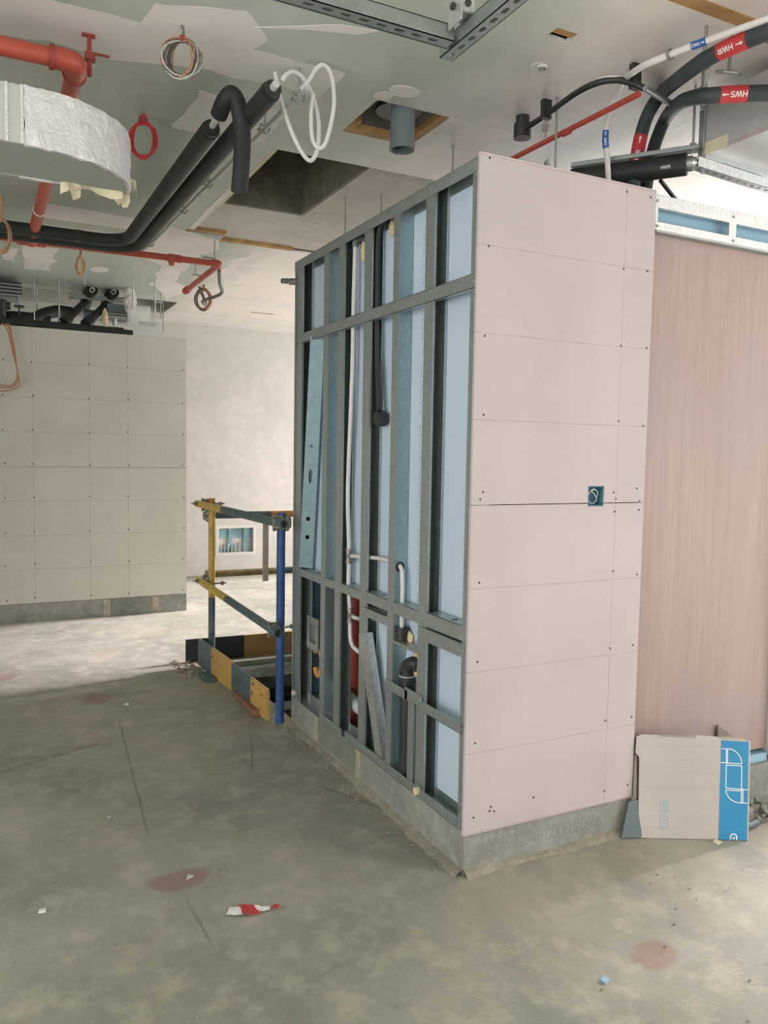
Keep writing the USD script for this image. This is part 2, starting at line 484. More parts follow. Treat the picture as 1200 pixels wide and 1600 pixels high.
# ------------------------------------------------------------------ the setting: floor, ceiling, walls
XL, XR, YB, YF = -4.6, 4.6, 7.29, -5.2       # clear extents of the storey
CZ = 3.026                                    # underside of the ceiling boards
PIT = (0.03, 1.15, 1.90, 3.22)                # floor opening beside the shaft (x0, x1, y0, y1)
fl = sbox(XL - .2, YF - .2, XR + .2, YB + .2).difference(sbox(PIT[0], PIT[2], PIT[1], PIT[3]))
single('floor', extr(fl, .30, -.30), M['floor'], kind='structure', smooth=False)
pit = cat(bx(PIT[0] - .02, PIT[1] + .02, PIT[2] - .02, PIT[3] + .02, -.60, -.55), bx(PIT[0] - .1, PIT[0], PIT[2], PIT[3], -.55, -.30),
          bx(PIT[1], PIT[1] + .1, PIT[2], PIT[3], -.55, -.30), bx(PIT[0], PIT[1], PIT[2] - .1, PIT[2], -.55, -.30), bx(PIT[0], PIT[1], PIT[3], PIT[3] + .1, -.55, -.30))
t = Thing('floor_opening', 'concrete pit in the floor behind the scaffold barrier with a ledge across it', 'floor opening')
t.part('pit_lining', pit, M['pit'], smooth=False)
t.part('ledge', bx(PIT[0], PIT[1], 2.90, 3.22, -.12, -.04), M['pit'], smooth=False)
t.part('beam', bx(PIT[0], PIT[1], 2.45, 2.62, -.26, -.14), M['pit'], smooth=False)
t.done()

# ceiling boards with their openings, and the joint gap along y = 0.762
O1 = sbox(-.22, 1.515, 1.30, 3.38).difference(sbox(-.3, 3.20, .005, 3.5))
O2 = sbox(-.02, .775, .34, 1.15)
O3 = sbox(-1.55, 5.95, .28, 6.70)
slots = [sbox(.275, -.045, .365, .02), sbox(1.09, 6.06, 1.35, 6.13), sbox(-.27, 3.165, .005, 3.235), sbox(.36, .30, .37, .31)]
gap = sbox(.34, .7605, XR, .7635).union(sbox(-.03, .7605, -XL, .7635)).intersection(sbox(.34, 0, XR, 2))
ceil = sbox(XL - .2, YF - .2, XR + .2, YB + .2).difference(unary_union([O1, O2, O3, gap] + slots[:3]))
near = ceil.intersection(sbox(-9, -9, 9, .762)); far = ceil.intersection(sbox(-9, .762, 9, 9))
CL = Thing('ceiling', kind='structure')
CL.part('plasterboard', extr(near, .0125, CZ), M['ceiling'], smooth=False)
CL.part('plasterboard', extr(far, .0125, CZ), M['ceiling'], smooth=False)
RX0, RX1, RY0, RY1 = -.20, .314, 1.25, 2.555   # deep recess cast into the soffit
sof = sbox(-.6, .6, 2.2, 3.6).difference(sbox(RX0 - .021, RY0 - .021, RX1 + .021, RY1 + .021)).difference(sbox(-.1, .70, .42, 1.22))
RM = .85
CL.part('recess_shade_lining', cat(bx(RX0 - .02, RX0 - .001, RY0, RY1, CZ + .024, CZ + RM), bx(RX1 + .001, RX1 + .02, RY0, RY1, CZ + .024, CZ + RM), bx(RX0, RX1, RY1 - .001 + .002, RY1 + .02, CZ + .024, CZ + RM), bx(RX0, RX1, RY0 - .02, RY0, CZ + .024, CZ + RM), bx(RX0 - .02, RX1 + .02, RY0 - .02, RY1 + .02, CZ + RM, CZ + RM + .03)), M['recess'], smooth=False)
CL.part('board_edge', bx(-.224, -.203, 1.53, 2.60, CZ - .001, CZ + .06), M['rag'], smooth=False)
CL.part('concrete_soffit', cat(extr(sof, .42, CZ + .022), 
                               bx(-.6, .6, .55, 1.25, CZ + .16, CZ + .42)), M['soffit'], smooth=False)
CL.part('slab', cat(bx(XL - .2, XR + .2, YF - .2, YB + .2, CZ + .92, CZ + 1.1)), M['pit'], smooth=False)
CL.part('concrete_beam', cat(bx(-1.75, .6, 6.70, 6.9, CZ + .013, CZ + .4), bx(.28, .5, 5.8, 6.72, CZ + .013, CZ + .4), bx(-1.75, .6, 5.7, 5.95, CZ + .013, CZ + .4)), M['soffit'], smooth=False)
# timber strips that show in the board edges
for b in ((-.27, .0, 3.165, 3.205), (.0, .55, 3.335, 3.385), (-.02, .34, 1.10, 1.15), (.30, .34, .78, 1.10), (-.02, .02, 1.02, 1.10), (1.09, 1.35, 6.06, 6.10), (.275, .365, -.045, -.01)):
    CL.part('timber_packer', bx(b[0], b[1], b[2], b[3], CZ + .001, CZ + .03), M['timber'], smooth=False)
CL.part('timber_packer', bx(.44, .95, -.41, -.355, CZ - .004, CZ + .004), M['timber'], smooth=False)


LEVEL = [0]
def patch(pts, seed, amp=.03, m='filler', th=.0006):
    LEVEL[0] += 1; lv = LEVEL[0] * .00006
    p = ragged([q[:2] for q in pts], amp, 6, seed, .04)
    p = p.difference(unary_union([O1.buffer(.002), O2, O3, gap] + slots[:3]))
    CL.part('filler_patch', extr(p, th + lv, CZ - th - .0003 - lv), M[m], smooth=False)


def rect(x0, y0, x1, y1): return [(x0, y0), (x1, y0), (x1, y1), (x0, y1)]


patch(rect(-3.2, .62, -.24, .86), 3, .04)
patch([(-1.461, 0.761, 3.026), (-1.263, 0.822, 3.026), (-1.027, 0.712, 3.026), (-1.003, 0.480, 3.026), (-0.704, 0.374, 3.026), (-0.589, 0.513, 3.026), (-0.710, 0.857, 3.026), (-1.057, 0.960, 3.026), (-1.310, 0.919, 3.026), (-1.457, 0.964, 3.026)], 4, .03)
patch([(-1.200, 3.051, 3.026), (-0.563, 3.114, 3.026), (-0.583, 3.404, 3.026), (-1.142, 3.385, 3.026)], 5, .03)
patch([(-1.130, 3.547, 3.026), (-0.560, 3.540, 3.026), (-0.562, 4.037, 3.026), (-0.982, 3.867, 3.026)], 6, .03)
patch([(-1.223, 4.255, 3.026), (-0.988, 4.202, 3.026), (-1.008, 4.781, 3.026), (-0.956, 5.071, 3.026), (-1.174, 5.093, 3.026), (-1.215, 4.610, 3.026)], 7, .06)
patch([(-1.374, 4.388, 3.026), (-1.270, 4.370, 3.026), (-1.271, 4.838, 3.026), (-1.355, 4.790, 3.026)], 8, .04)
patch([(-0.434, 4.097, 3.026), (-0.428, 3.171, 3.026), (0.014, 3.358, 3.026), (0.101, 3.555, 3.026), (-0.017, 3.847, 3.026), (0.002, 4.174, 3.026), (0.026, 4.945, 3.026), (0.246, 5.200, 3.026), (0.156, 5.841, 3.026), (-0.134, 5.042, 3.026), (-0.209, 4.378, 3.026)], 9, .06)
patch([(0.410, 3.414, 3.026), (0.336, 4.127, 3.026), (0.541, 4.056, 3.026), (0.455, 4.384, 3.026), (0.483, 4.920, 3.026), (0.582, 4.730, 3.026), (0.652, 5.689, 3.026), (0.428, 5.750, 3.026), (0.353, 4.744, 3.026), (0.253, 4.231, 3.026), (0.294, 3.483, 3.026)], 10, .06)
patch(rect(.35, 5.35, 3.4, 5.72), 11, .05)
patch(rect(.32, 6.45, 3.6, 7.27), 12, .05)
patch(rect(-.26, 1.95, -.215, 3.15), 14, .01)
patch(rect(-.72, 1.05, -.30, 1.5), 15, .05)
for i, (cx, cy, rx, ry) in enumerate(((-0.626, 4.789, 3.026)[:2] + (.07, .10), (-0.097, 5.146, 3.026)[:2] + (.06, .10), (0.917, 5.327, 3.026)[:2] + (.06, .12), (0.042, 0.649, 3.026)[:2] + (.065, .05), (-0.014, 0.727, 3.026)[:2] + (.04, .04), (0.388, 0.214, 3.026)[:2] + (.03, .03))):
    patch([(cx + rx * math.cos(a), cy + ry * math.sin(a)) for a in np.linspace(0, 2 * math.pi, 20, endpoint=False)], 20 + i, .012)
patch([(-0.665, 0.464, 3.026), (-0.394, 0.297, 3.026), (-0.267, 0.276, 3.026), (-0.316, 0.332, 3.026), (-0.490, 0.388, 3.026)], 31, .01)
CL.done()

# outer walls of the storey: back wall with its service recess, unseen facades with bays sized to shape the light
RX = (1.069, 1.511, .272, .575)
bw = sbox(XL, -.3, XR, 4.0).difference(sbox(RX[0], RX[2], RX[1], RX[3]))
wb = extr(bw, .15)
wb = rot_to(wb, (1, 0, 0), (0, 0, 1), (0, -1, 0), (0, YB + .15, 0))
single('wall_back', wb, M['back_wall'], kind='structure', smooth=False)


def facade(name, horizontal, at, a0, a1, bays, thick=.2):
    p = sbox(a0, -.3, a1, 4.1)
    for (b0, b1), sill, head in bays: p = p.difference(sbox(b0, sill, b1, head))
    m = extr(p, thick)
    if horizontal: m = rot_to(m, (1, 0, 0), (0, 0, 1), (0, -1, 0), (0, at, 0))
    else: m = rot_to(m, (0, 1, 0), (0, 0, 1), (1, 0, 0), (at, 0, 0))
    single(name, m, M['back_wall'], kind='structure', smooth=False)


facade('wall_right', False, XR, .1, YB + .15, [((.5, 3.4), .06, 2.98), ((3.6, 7.27), .06, 2.98)])
XF = 3.5                                      # unseen facade stepped in to throw more daylight on the ceiling
facade('added_wall_front_right', False, XF, YF, .35, [((-5.0, -1.55), .06, 2.98), ((-1.35, -.1), .06, 2.98)])
single('added_wall_return', bx(XF + .2, XR, .1, .35, -.3, 4.1), M['back_wall'], kind='structure', smooth=False)  # unseen return added to close the stepped-in facade
single('added_sun_slab', bx(XF + .2, XF + 4.05, -1.60, .35, CZ, CZ + .2), M['soffit'], kind='structure', smooth=False)  # unseen slab added outside to keep the sun off the near floor
facade('wall_rear', True, YF, XL, XR, [((-4.3, -2.6), .9, 2.6), ((2.0, 4.4), .5, 2.8)])
facade('wall_side', False, XL - .2, YF, YB + .15, [((-5.0, -2.5), .12, 2.95), ((-2.2, .25), .12, 2.95)])

# left partition: two courses of plasterboard on a concrete kerb
LX1, LY = .198, 5.226
WL = Thing('wall_left', kind='structure')
WL.part('kerb', bx(XL, LX1 + .0, LY + .004, LY + .35, 0, .163), M['kerb'], smooth=False)
WL.part('kerb_patch', bx(-.50, -.12, LY - .002, LY + .02, .002, .158), M['kerb_patch'], smooth=False)
WL.part('mortar_fill', cat(bx(-.56, -.50, LY - .001, LY + .02, .004, .155), bx(-.12, -.06, LY - .001, LY + .02, .03, .158)), M['sand'], smooth=False)
for z0, z1 in ((.165, 1.364), (1.3665, 2.566)):
    WL.part('plasterboard', bx(XL, LX1, LY, LY + .0125, z0, z1), M['left_board'], smooth=False)
WL.part('stud_core', bx(XL, LX1 - .002, LY + .0125, LY + .12, .165, 2.56), M['galv'], smooth=False)
dots = []
for k in range(8):
    for vx in (-1.128, -.665, -.333, .17, -1.36):
        if rng.random() < .9: dots.append(disc((vx + rng.uniform(-.008, .008), LY + .0005, .21 + .2943 * k + rng.uniform(-.01, .01)), (0, -1, 0), .0065, .0015, 8))
WL.part('screw_heads', cat(dots), M['screw'], kind='stuff', smooth=False)
WL.done()

t = Thing('service_recess', 'blue-lined service box sunk into the white back wall with small valves at its bottom', 'wall recess')
w = .034
t.part('frame', cat(bx(RX[0] - w, RX[1] + w, YB - .006, YB, RX[3], RX[3] + w), bx(RX[0] - w, RX[1] + w, YB - .006, YB, RX[2] - w, RX[2]),
                    bx(RX[0] - w, RX[0], YB - .006, YB, RX[2], RX[3]), bx(RX[1], RX[1] + w, YB - .006, YB, RX[2], RX[3])), M['filler'], smooth=False)
t.part('back_panel', bx(RX[0] - .01, RX[1] + .01, YB + .10, YB + .11, RX[2] - .01, RX[3] + .01), M['filler'], smooth=False)
for x0, x1 in ((RX[0] + .14, RX[0] + .19), (RX[1] - .11, RX[1] - .03)):
    t.part('blue_strip', bx(x0, x1, YB + .06, YB + .08, RX[2], RX[3]), M['recess_blue'], smooth=False)
t.part('blue_strip', bx(RX[0], RX[1], YB + .082, YB + .094, RX[3] - .13, RX[3] - .02), M['recess_blue'], smooth=False)
for i in range(6):
    x = RX[0] + .04 + i * .045
    t.part('valve', cat(cyl((x, YB + .05, RX[2]), (x, YB + .05, RX[2] + .07 + .02 * (i % 3)), .014, 10), cyl((x - .018, YB + .045, RX[2] + .05), (x + .018, YB + .045, RX[2] + .05), .012, 8)), M['galv_dark'] if i % 2 else M['recess_blue'])
t.done()

# ------------------------------------------------------------------ the shaft enclosure: kerb, stud frame, blue back board, pink plasterboard return
SL, SW, KH, ST = 1.805, .80, .159, 2.559     # stud face length, board return, kerb height, top of frame
D = .064                                     # stud depth
SE = 1.95                                    # the shaft goes on behind the plywood
S = Thing('shaft_enclosure', 'steel-stud shaft wall, its left face open with blue board behind, its right pink plasterboard', 'partition wall')
KB = cat(bx(.0, .11, .0, SL, 0, KH), bx(.11, SE, .0, .11, 0, KH), bx(.11, SE, SL - .11, SL, 0, KH))
# nibble the kerb edges a little: chamfer strip along the top arris is left to the material's relief
kerb = S.part('concrete_kerb', KB, M['kerb'], smooth=False)
S.part('kerb_patch', bx(-.003, .01, .93, 1.40, .035, .150), M['kerb_patch'], parent=kerb, smooth=False)
S.part('mortar_fill', cat(bx(-.004, .012, .88, .93, .0, .157), bx(-.004, .012, 1.40, 1.45, .03, .158)), M['sand'], parent=kerb, smooth=False)


def fillet(P, w, h, seed):
    """ragged mortar fillet along the polyline P (x, y) at the kerb's foot; the wall lies on the left"""
    V, F = [], []
    L = LineString(P); n = int(L.length / .018)
    for i in range(n + 1):
        d = L.length * i / n; p = np.array(L.interpolate(d).coords[0]); q = np.array(L.interpolate(min(L.length, d + .01)).coords[0]); q0 = np.array(L.interpolate(max(0, d - .01)).coords[0])
        tt = (q - q0) / np.linalg.norm(q - q0); nn = np.array([tt[1], -tt[0]])
        a = meshkit.fbm(np.array([d * 9, seed, 0.]), 4, seed); b = meshkit.fbm(np.array([d * 7, seed + 9., 3.]), 4, seed)
        ww, hh = w * (.35 + 1.3 * a), h * (.2 + 1.6 * b)
        for off, z in ((-.004, hh), (ww * .3, hh * .75), (ww * .75, hh * .3), (ww, -.002)):
            V.append((*(p + nn * off), z))
    for i in range(n):
        for j in range(3):
            a = i * 4 + j; F += [(a, a + 4, a + 5), (a, a + 5, a + 1)]
    return trimesh.Trimesh(np.array(V), np.array(F)[:, ::-1], process=False)


S.part('mortar_fillet', fillet([(0, SL), (0, 0)][::1], .034, .020, 3), M['mortar'], parent=kerb)
S.part('mortar_fillet', fillet([(0, 0), (SW, 0)], .026, .020, 5), M['mortar'], parent=kerb)
# painted reference on the kerb, nearly worn off
txt = meshkit.text_mesh('CC-SJ02-B-COOSU00-06', .055, .0008)
M['faint'] = plain('worn_marking', (.27, .29, .275), .85)
S.part('worn_marking', rot_to(txt, (.55, 0, 0), (0, 0, 1), (0, -1, 0), (.10, -.0003, .055)), M['faint'], parent=kerb, smooth=False)


def stud(y0, y1, z0, z1, web_near, x0=0.0, d=D, th=.0016, lip=.010, ribs=True):
    """C-section stud: web at the near (smaller y) or far side, flanges front and back"""
    wy = y0 if web_near else y1 - th
    ms = [bx(x0, x0 + th, y0, y1, z0, z1), bx(x0 + d - th, x0 + d, y0, y1, z0, z1), bx(x0 + th, x0 + d - th, wy, wy + th, z0, z1)]
    ly = (y1 - th) if web_near else y0
    ms += [bx(x0 + th, x0 + lip, ly, ly + th, z0, z1), bx(x0 + d - lip, x0 + d - th, ly, ly + th, z0, z1)]
    if ribs:
        s = -1 if web_near else 1
        for fx in (.3, .7):
            xx = x0 + d * fx
            ms.append(bx(xx - .003, xx + .003, (wy - .0015) if web_near else wy + th, wy if web_near else wy + th + .0015, z0, z1))
    return cat(ms)


def noggin(y0, y1, z0, z1, x0=-.002, d=D, th=.0016, up=True):
    """flat channel between studs: front face, web on top (or below), back face"""
    zw = z1 - th if up else z0
    return cat(bx(x0, x0 + th, y0, y1, z0, z1), bx(x0 + d - th, x0 + d, y0, y1, z0, z1), bx(x0, x0 + d, y0, y1, zw, zw + th))


G = M['galv']
for y0, y1, near_, z0, z1 in ((.0, .046, True, KH, ST), (.305, .372, False, KH, ST), (.588, .640, True, KH, ST), (.850, .922, False, KH, ST),
                              (1.145, 1.212, False, KH, ST), (1.335, 1.392, True, KH, ST), (1.690, SL, False, KH, ST), (.392, .442, True, KH, .56)):
    p = S.part('stud', stud(y0, y1, z0, z1, near_), G, smooth=False)
    if near_ and y0 > .1: S.part('web_reflection', bx(.004, D - .004, y0 - .0019, y0 - .0009, z0 + .045, z1 - .05), M['galv_reflected_blue'], parent=p, smooth=False)  # thin sheet carrying the painted blue reflection
    if not near_: S.part('web_shade_strip', bx(.003, D - .003, y1 - .0045, y1 - .0035, z0 + .003, z1 - .003), M['shade_dark'], parent=p, smooth=False)  # dark strip in place of the shaded channel inside
S.part('stud', cat(bx(.0, .004, SL - .035, SL - .028, KH, ST - .02)), M['galv_bright'], smooth=False)
S.part('top_track', cat(bx(-.0035, -.0015, 0, SL - .004, ST - .046, ST), bx(D, D + .0015, 0, SL, ST - .046, ST), bx(-.0035, D + .0015, 0, SL - .004, ST - .0016, ST)), G, smooth=False)
S.part('bottom_track', cat(bx(-.0035, -.0015, .05, 1.06, KH + .001, KH + .042), bx(-.0035, -.0015, 1.10, 1.34, KH + .001, KH + .036), bx(D, D + .0015, 0, SL, KH + .001, KH + .042), bx(-.0035, D, 0, SL, KH + .001, KH + .003)), G, smooth=False)
S.part('rail', cat(bx(-.0055, -.0038, .0, 1.722, 2.116, 2.166), bx(-.0055, .018, .0, 1.722, 2.1645, 2.166), bx(-.0055, .018, .0, 1.722, 2.116, 2.1175)), G, smooth=False)
for y0, y1, z0, z1 in ((.046, .305, .862, .918), (.372, .588, .862, .912), (.640, .850, .862, .912), (.922, 1.145, .862, .905), (1.212, 1.335, .862, .905), (1.392, 1.69, .862, .903)):
    p = S.part('noggin', noggin(y0, y1, z0, z1), G, smooth=False)
    if y0 in (.046, .64, 1.392):
        S.part('service_hole', disc((.032, y0 + .10, z1 - .0012), (0, 0, 1), .014, .0018, 14), M['screw'], parent=p, smooth=False)
for y0, y1, z0, z1 in ((.046, .335, .802, .855), (.640, .872, .797, .838)):
    S.part('noggin', noggin(y0, y1, z0, z1, x0=-.004), G, smooth=False)
for y0, y1, z0, z1 in ((.030, .318, .520, .560), (.440, .640, .525, .568), (.318, .46, .530, .580)):
    S.part('noggin', cat(bx(-.006, -.004, y0, y1, z0, z1), bx(-.006, .03, y0, y1, z0, z0 + .0016)), G, smooth=False)
sc = []
for y in (.02, .335, .61, .885, 1.178, 1.362, 1.74):
    for z in (2.14, ST - .02, .885, KH + .02):
        sc.append(disc((-.0055, y + rng.uniform(-.008, .008), z), (-1, 0, 0), .0045, .002, 8))
for y, z in ((.02, .83), (.34, .83), (.02, .54), (.33, .56)): sc.append(disc((-.006, y, z), (-1, 0, 0), .005, .002, 8))
S.part('frame_screws', cat(sc), M['galv_bright'], kind='stuff', smooth=False)
# blue board behind the studs, left out low down in the two far bays
bb = sbox(0, KH, SL, ST).difference(sbox(.945, KH + .001, 1.70, .862))
bbm = rot_to(extr(bb, .0125), (0, 1, 0), (0, 0, 1), (1, 0, 0), (D + .002, 0, 0))
blue = S.part('blue_board', bbm, M['blue_board'], smooth=False)
prm = []
for y in (.455, .50):
    z = .75
    while z < 2.45:
        h = rng.uniform(.006, .013); prm.append(bx(D + .0012, D + .002, y, y + .004, z, z + h)); z += h + rng.uniform(.004, .05 if rng.random() < .2 else .012)
S.part('printed_text', cat(prm), M['print_grey'], parent=blue, kind='stuff', smooth=False)
S.part('inner_board', bx(.50, .5125, .115, SL - .115, KH, ST), M['blue_board_shaded'], smooth=False)
S.part('side_board', bx(.075, SE, SL - .014, SL - .001, KH, ST), M['blue_board_shaded'], smooth=False)
# pink return: two boards with a joint at 1.359
hole = sbox(.513, 1.347, .592, 1.425)
for z0, z1 in ((KH - .004, 1.3575), (1.3605, ST + .008)):
    p = sbox(-.012, z0, SW, z1).difference(hole)
    q = S.part('plasterboard', rot_to(extr(p, .0125), (1, 0, 0), (0, 0, 1), (0, -1, 0), (0, -.001, 0)), M['pink_board'], smooth=False)
dots = []
for k in range(9):
    z = KH + .05 + .2915 * k
    for x in (.03, .648, .775):
        dots.append(disc((x + rng.uniform(-.006, .006), -.0132, z + rng.uniform(-.012, .012)), (0, -1, 0), .0042, .0012, 8))
for x, z in ((.648, 1.325), (.775, 1.33), (.035, 1.405), (.64, 1.40), (.76, 1.415), (.10, .23), (.12, .225), (.105, .245), (.30, .245)): dots.append(disc((x, -.0132, z), (0, -1, 0), .0042, .0012, 8))
S.part('screw_heads', cat(dots), M['screw'], kind='stuff', smooth=False)
S.done()

t = Thing('switch_box', 'blue recessed switch box cut into the pink plasterboard, a loop of pale cable inside', 'socket box')
b0 = (.514, .591, 1.348, 1.424)
t.part('box', cat(bx(b0[0], b0[1], .022, .026, b0[2], b0[3]), bx(b0[0], b0[0] + .003, -.012, .022, b0[2], b0[3]), bx(b0[1] - .003, b0[1], -.012, .022, b0[2], b0[3]),
                  bx(b0[0], b0[1], -.012, .022, b0[2], b0[2] + .003), bx(b0[0], b0[1], -.012, .022, b0[3] - .003, b0[3])), M['box_blue'], smooth=False)
cx, cz = .552, 1.386
lp = [(cx, -.004, cz + .03), (cx - .022, 0, cz + .012), (cx - .024, .004, cz - .012), (cx - .004, .006, cz - .030), (cx + .018, .004, cz - .018), (cx + .008, 0, cz + .004), (cx - .010, 0, cz + .018), (cx + .006, .002, cz + .024), (cx + .024, .004, cz + .014), (cx + .020, .006, cz - .010)]
t.part('cable', tube(spline(lp, 6), .0022, 8), M['white_conduit'])
t.done()

# header frame over the plywood opening
H = Thing('doorway_header', 'bright steel header frame with blue infill above the plywood sheet', 'door header')
hx0, hx1 = SW + .018, SE
B = M['galv_bright']
H.part('top_track', cbx(hx0, hx1, .008, .030, 2.512, 2.562, .002), B, smooth=False)
H.part('bottom_track', cbx(hx0, hx1, .004, .030, 2.424, 2.458, .002), B, smooth=False)
H.part('track_shadow_strip', bx(hx0, hx1, -.002, .030, 2.416, 2.423), M['galv_dark'], smooth=False)  # dark strip put in for the shadow line under the track
for x in (hx0, 1.235, 1.75):
    H.part('upright', bx(x, x + (.018 if x == hx0 else .042), .010, .032, 2.456, 2.514), B, smooth=False)
H.part('infill', bx(hx0, hx1, .058, .07, 2.42, 2.552), M['header_blue'], smooth=False)
H.part('header_screws', cat([disc((x, .0035 if z < 2.48 else .0075, z), (0, -1, 0), .006, .003, 8) for x in (.83, 1.256, 1.77) for z in (2.44, 2.537)]), M['galv_dark'], kind='stuff', smooth=False)
H.done()

t = Thing('plywood_sheet', 'tall reddish plywood sheet closing the doorway right of the pink plasterboard', 'plywood sheet')
t.part('sheet', bx(SW + .015, 1.66, .034, .052, .215, 2.43), M['ply'], smooth=False)
t.done()
single('ply_offcut', rot_to(extr(Polygon([(0, 0), (.19, .0), (.0, .125)]), .008), (1, 0, 0), (0, 0, 1), (0, -1, 0), (1.323, .026, .245)), M['ply_dark'], 'dark triangular ply offcut against the plywood sheet just behind the cardboard', 'plywood offcut', smooth=False)
single('door_jamb', bx(1.665, 1.70, .0, .10, .18, 2.416), M['white_pvc'], 'pale upright door jamb at the right edge of the plywood sheet', 'door jamb', smooth=False)
single('added_sun_wall', bx(1.885, 1.96, .06, 3.37, 0, 2.55), M['left_board'], kind='structure', smooth=False)  # unseen wall added to stop the sun and edge its floor shadow
single('plasterboard_wall', bx(1.70, SE, .012, .05, .0, 2.416), M['pink_board'], 'pink plasterboard wall beyond the plywood doorway', 'partition wall', smooth=False)
single('offcut', cbx(1.38, 1.66, .02, .09, .10, .195, .003), M['header_blue'], 'pale blue board offcut under the plywood sheet, right of the cardboard', 'board offcut', smooth=False)
single('timber_sill', cbx(1.20, 1.75, .03, .13, .0, .098, .006), M['rust'], 'brown timber sill on the floor under the blue offcut', 'timber', smooth=False)

# a sharp loose piece of grey sheet leaning between kerb and cardboard
sh = extr(Polygon([(.0, .0), (.085, .0), (.075, .15), (.03, .145)]), .006)
single('sheet_scrap', rot_to(sh, (.94, -.34, 0), (.05, .1, .99), (-.34, -.9, .12), (.735, -.03, .004)), M['grey_pvc'], 'dark grey plastic scrap leaning on the kerb beside the cardboard', 'scrap', smooth=False)

# ------------------------------------------------------------------ cardboard box leaning by the kerb
ca, cb = np.array((.802, -.055)), np.array((1.196, -.262))
cu = np.append((cb - ca) / np.linalg.norm(cb - ca), 0); CLn = float(np.linalg.norm(cb - ca))
cn = np.array([cu[1], -cu[0], 0]);  # toward the camera
lean = math.radians(5)
cv = np.array([0, 0, 1]) * math.cos(lean) - cn * math.sin(lean)
cw = np.cross(cu, cv)
def card(poly, th, off): return rot_to(extr(poly, th), cu, cv, cw, np.array([*ca, .002]) + cw * off)
CH = .412
out = Polygon([(.0, .0), (CLn - .004, .0), (CLn, .10), (CLn, CH - .012), (CLn * .72, CH - .006), (CLn * .69, CH + .002), (CLn * .52, CH + .006), (CLn * .505, CH - .006), (.09, CH - .003), (.07, CH + .003), (.01, CH + .004), (-.012, CH - .004), (-.016, CH - .07), (-.002, CH - .085), (.0, CH - .10)])
t = Thing('cardboard_box', 'flattened white cardboard box with a blue printed end standing on the floor by the kerb', 'cardboard box')
f0 = t.part('front_panel', card(out, .006, -.003), M['card'], smooth=False)
bl = Polygon([(CLn * .722, .0), (CLn - .008, .0), (CLn - .005, CH - .016), (CLn * .738, CH - .012)])
t.part('blue_print', card(bl, .0006, .0031), M['blue_print'], parent=f0, smooth=False)
# white line drawing on the blue end
k = CLn / 1.0
def L_(pts, w=.0032): return LineString(pts).buffer(w / 2, cap_style=2)
X0, X1, X2, X3 = CLn * .742, CLn * .785, CLn * .800, CLn * .925
def arc(cx, cy, r, a0, a1, ry=None): return [(cx + r * math.cos(a), cy + (ry or r) * math.sin(a)) for a in np.linspace(math.radians(a0), math.radians(a1), 16)]
T1, T2, T3, T4 = CH - .045, CH - .105, CH - .205, CH - .262
lines = [L_([(X0, T1), (X1 - .001, T1)]), L_([(X0 - .003, T2 + .004), (X3, T2)]), L_([(X1, T1), (X1, T2)]), L_([(X2 - .002, T1), (X2 - .002, T2)]), L_(arc(X2 - .002, T2, X3 - X2 + .002, 0, 90, T1 - T2)),
         L_([(X1, T2 - .006), (X3, T2 - .008)]), L_([(X1, T2 - .006), (X1, T3)]), L_([(X3, T2 - .008), (X3, T3)]), L_([(X1, T3 + .002), (X3 + .028, T3 - .004)]), L_([(X1, T3 - .006), (X3 + .0, T3 - .009)]),
         L_(arc(X3, T3 - .006, X3 - X1, 180, 270, T3 - T4 - .006)), L_([(X3, T3), (X3, T4)]), L_([(X3 + .006, T3), (X3 + .006, T4)]), L_([(X3, T4), (X3 + .026, T4)])]
lines += [L_(arc(CLn * .86, .012, .0125, 0, 180) , .005), L_([(CLn * .86 - .0125, .012), (CLn * .86 - .0125, .0005)], .005), L_([(CLn * .86 + .0125, .012), (CLn * .86 + .0125, .0005)], .005), Polygon([(CLn * .86 - .006, .004), (CLn * .86 + .005, .004), (CLn * .86 + .006, .011), (CLn * .86 - .001, .013)])]
t.part('logo', card(unary_union(lines[-4:]), .0004, .0038), M['label_white'], parent=f0, kind='stuff', smooth=False)
t.part('ring_drawing', card(unary_union(lines[:-4]).buffer(.0002), .0004, .0038), M['label_white'], parent=f0, smooth=False)
t.part('white_edge', card(Polygon([(CLn - .009, 0), (CLn - .003, 0), (CLn + .001, CH - .012), (CLn - .006, CH - .012)]), .0004, .0038), M['card'], parent=f0, smooth=False)
def stamp(cy, word):
    r = sbox(CLn * .195, cy - .022, CLn * .262, cy + .026); ring = r.buffer(.001).difference(r.buffer(-.0014))
    t.part('stamp', card(ring, .0004, .0031), M['stamp'], parent=f0, smooth=False)
    tm = meshkit.text_mesh(word, .0135, .0004); tm.apply_translation(-tm.bounds.mean(0))
    Mx = trimesh.transformations.rotation_matrix(math.pi / 2, (0, 0, 1)); tm.apply_transform(Mx); tm.apply_translation([CLn * .235, cy + .002, 0])
    t.part('stamp', rot_to(tm, cu, cv, cw, np.array([*ca, .002]) + cw * .0033), M['stamp'], parent=f0, smooth=False)
stamp(.125, 'EDS'); stamp(.063, 'FCT')
t.part('back_panel', card(Polygon([(-.012, .10), (.03, .02), (CLn - .03, .02), (CLn - .02, CH - .03), (-.006, CH - .02)]), .005, -.045), M['card_brown'], smooth=False)
t.part('side_flap', cat(card(Polygon([(-.020, .10), (-.004, .10), (-.006, .33), (-.016, .33)]), .006, -.016), card(Polygon([(-.026, .10), (-.004, .10), (-.004, .16), (-.024, .16)]), .012, -.024)), M['card_brown'], smooth=False)
t.part('top_flap', card(Polygon([(.0, CH - .012), (CLn - .01, CH - .014), (CLn - .02, CH - .010), (.01, CH - .006)]), .042, -.045), M['card'], smooth=False)
t.done()

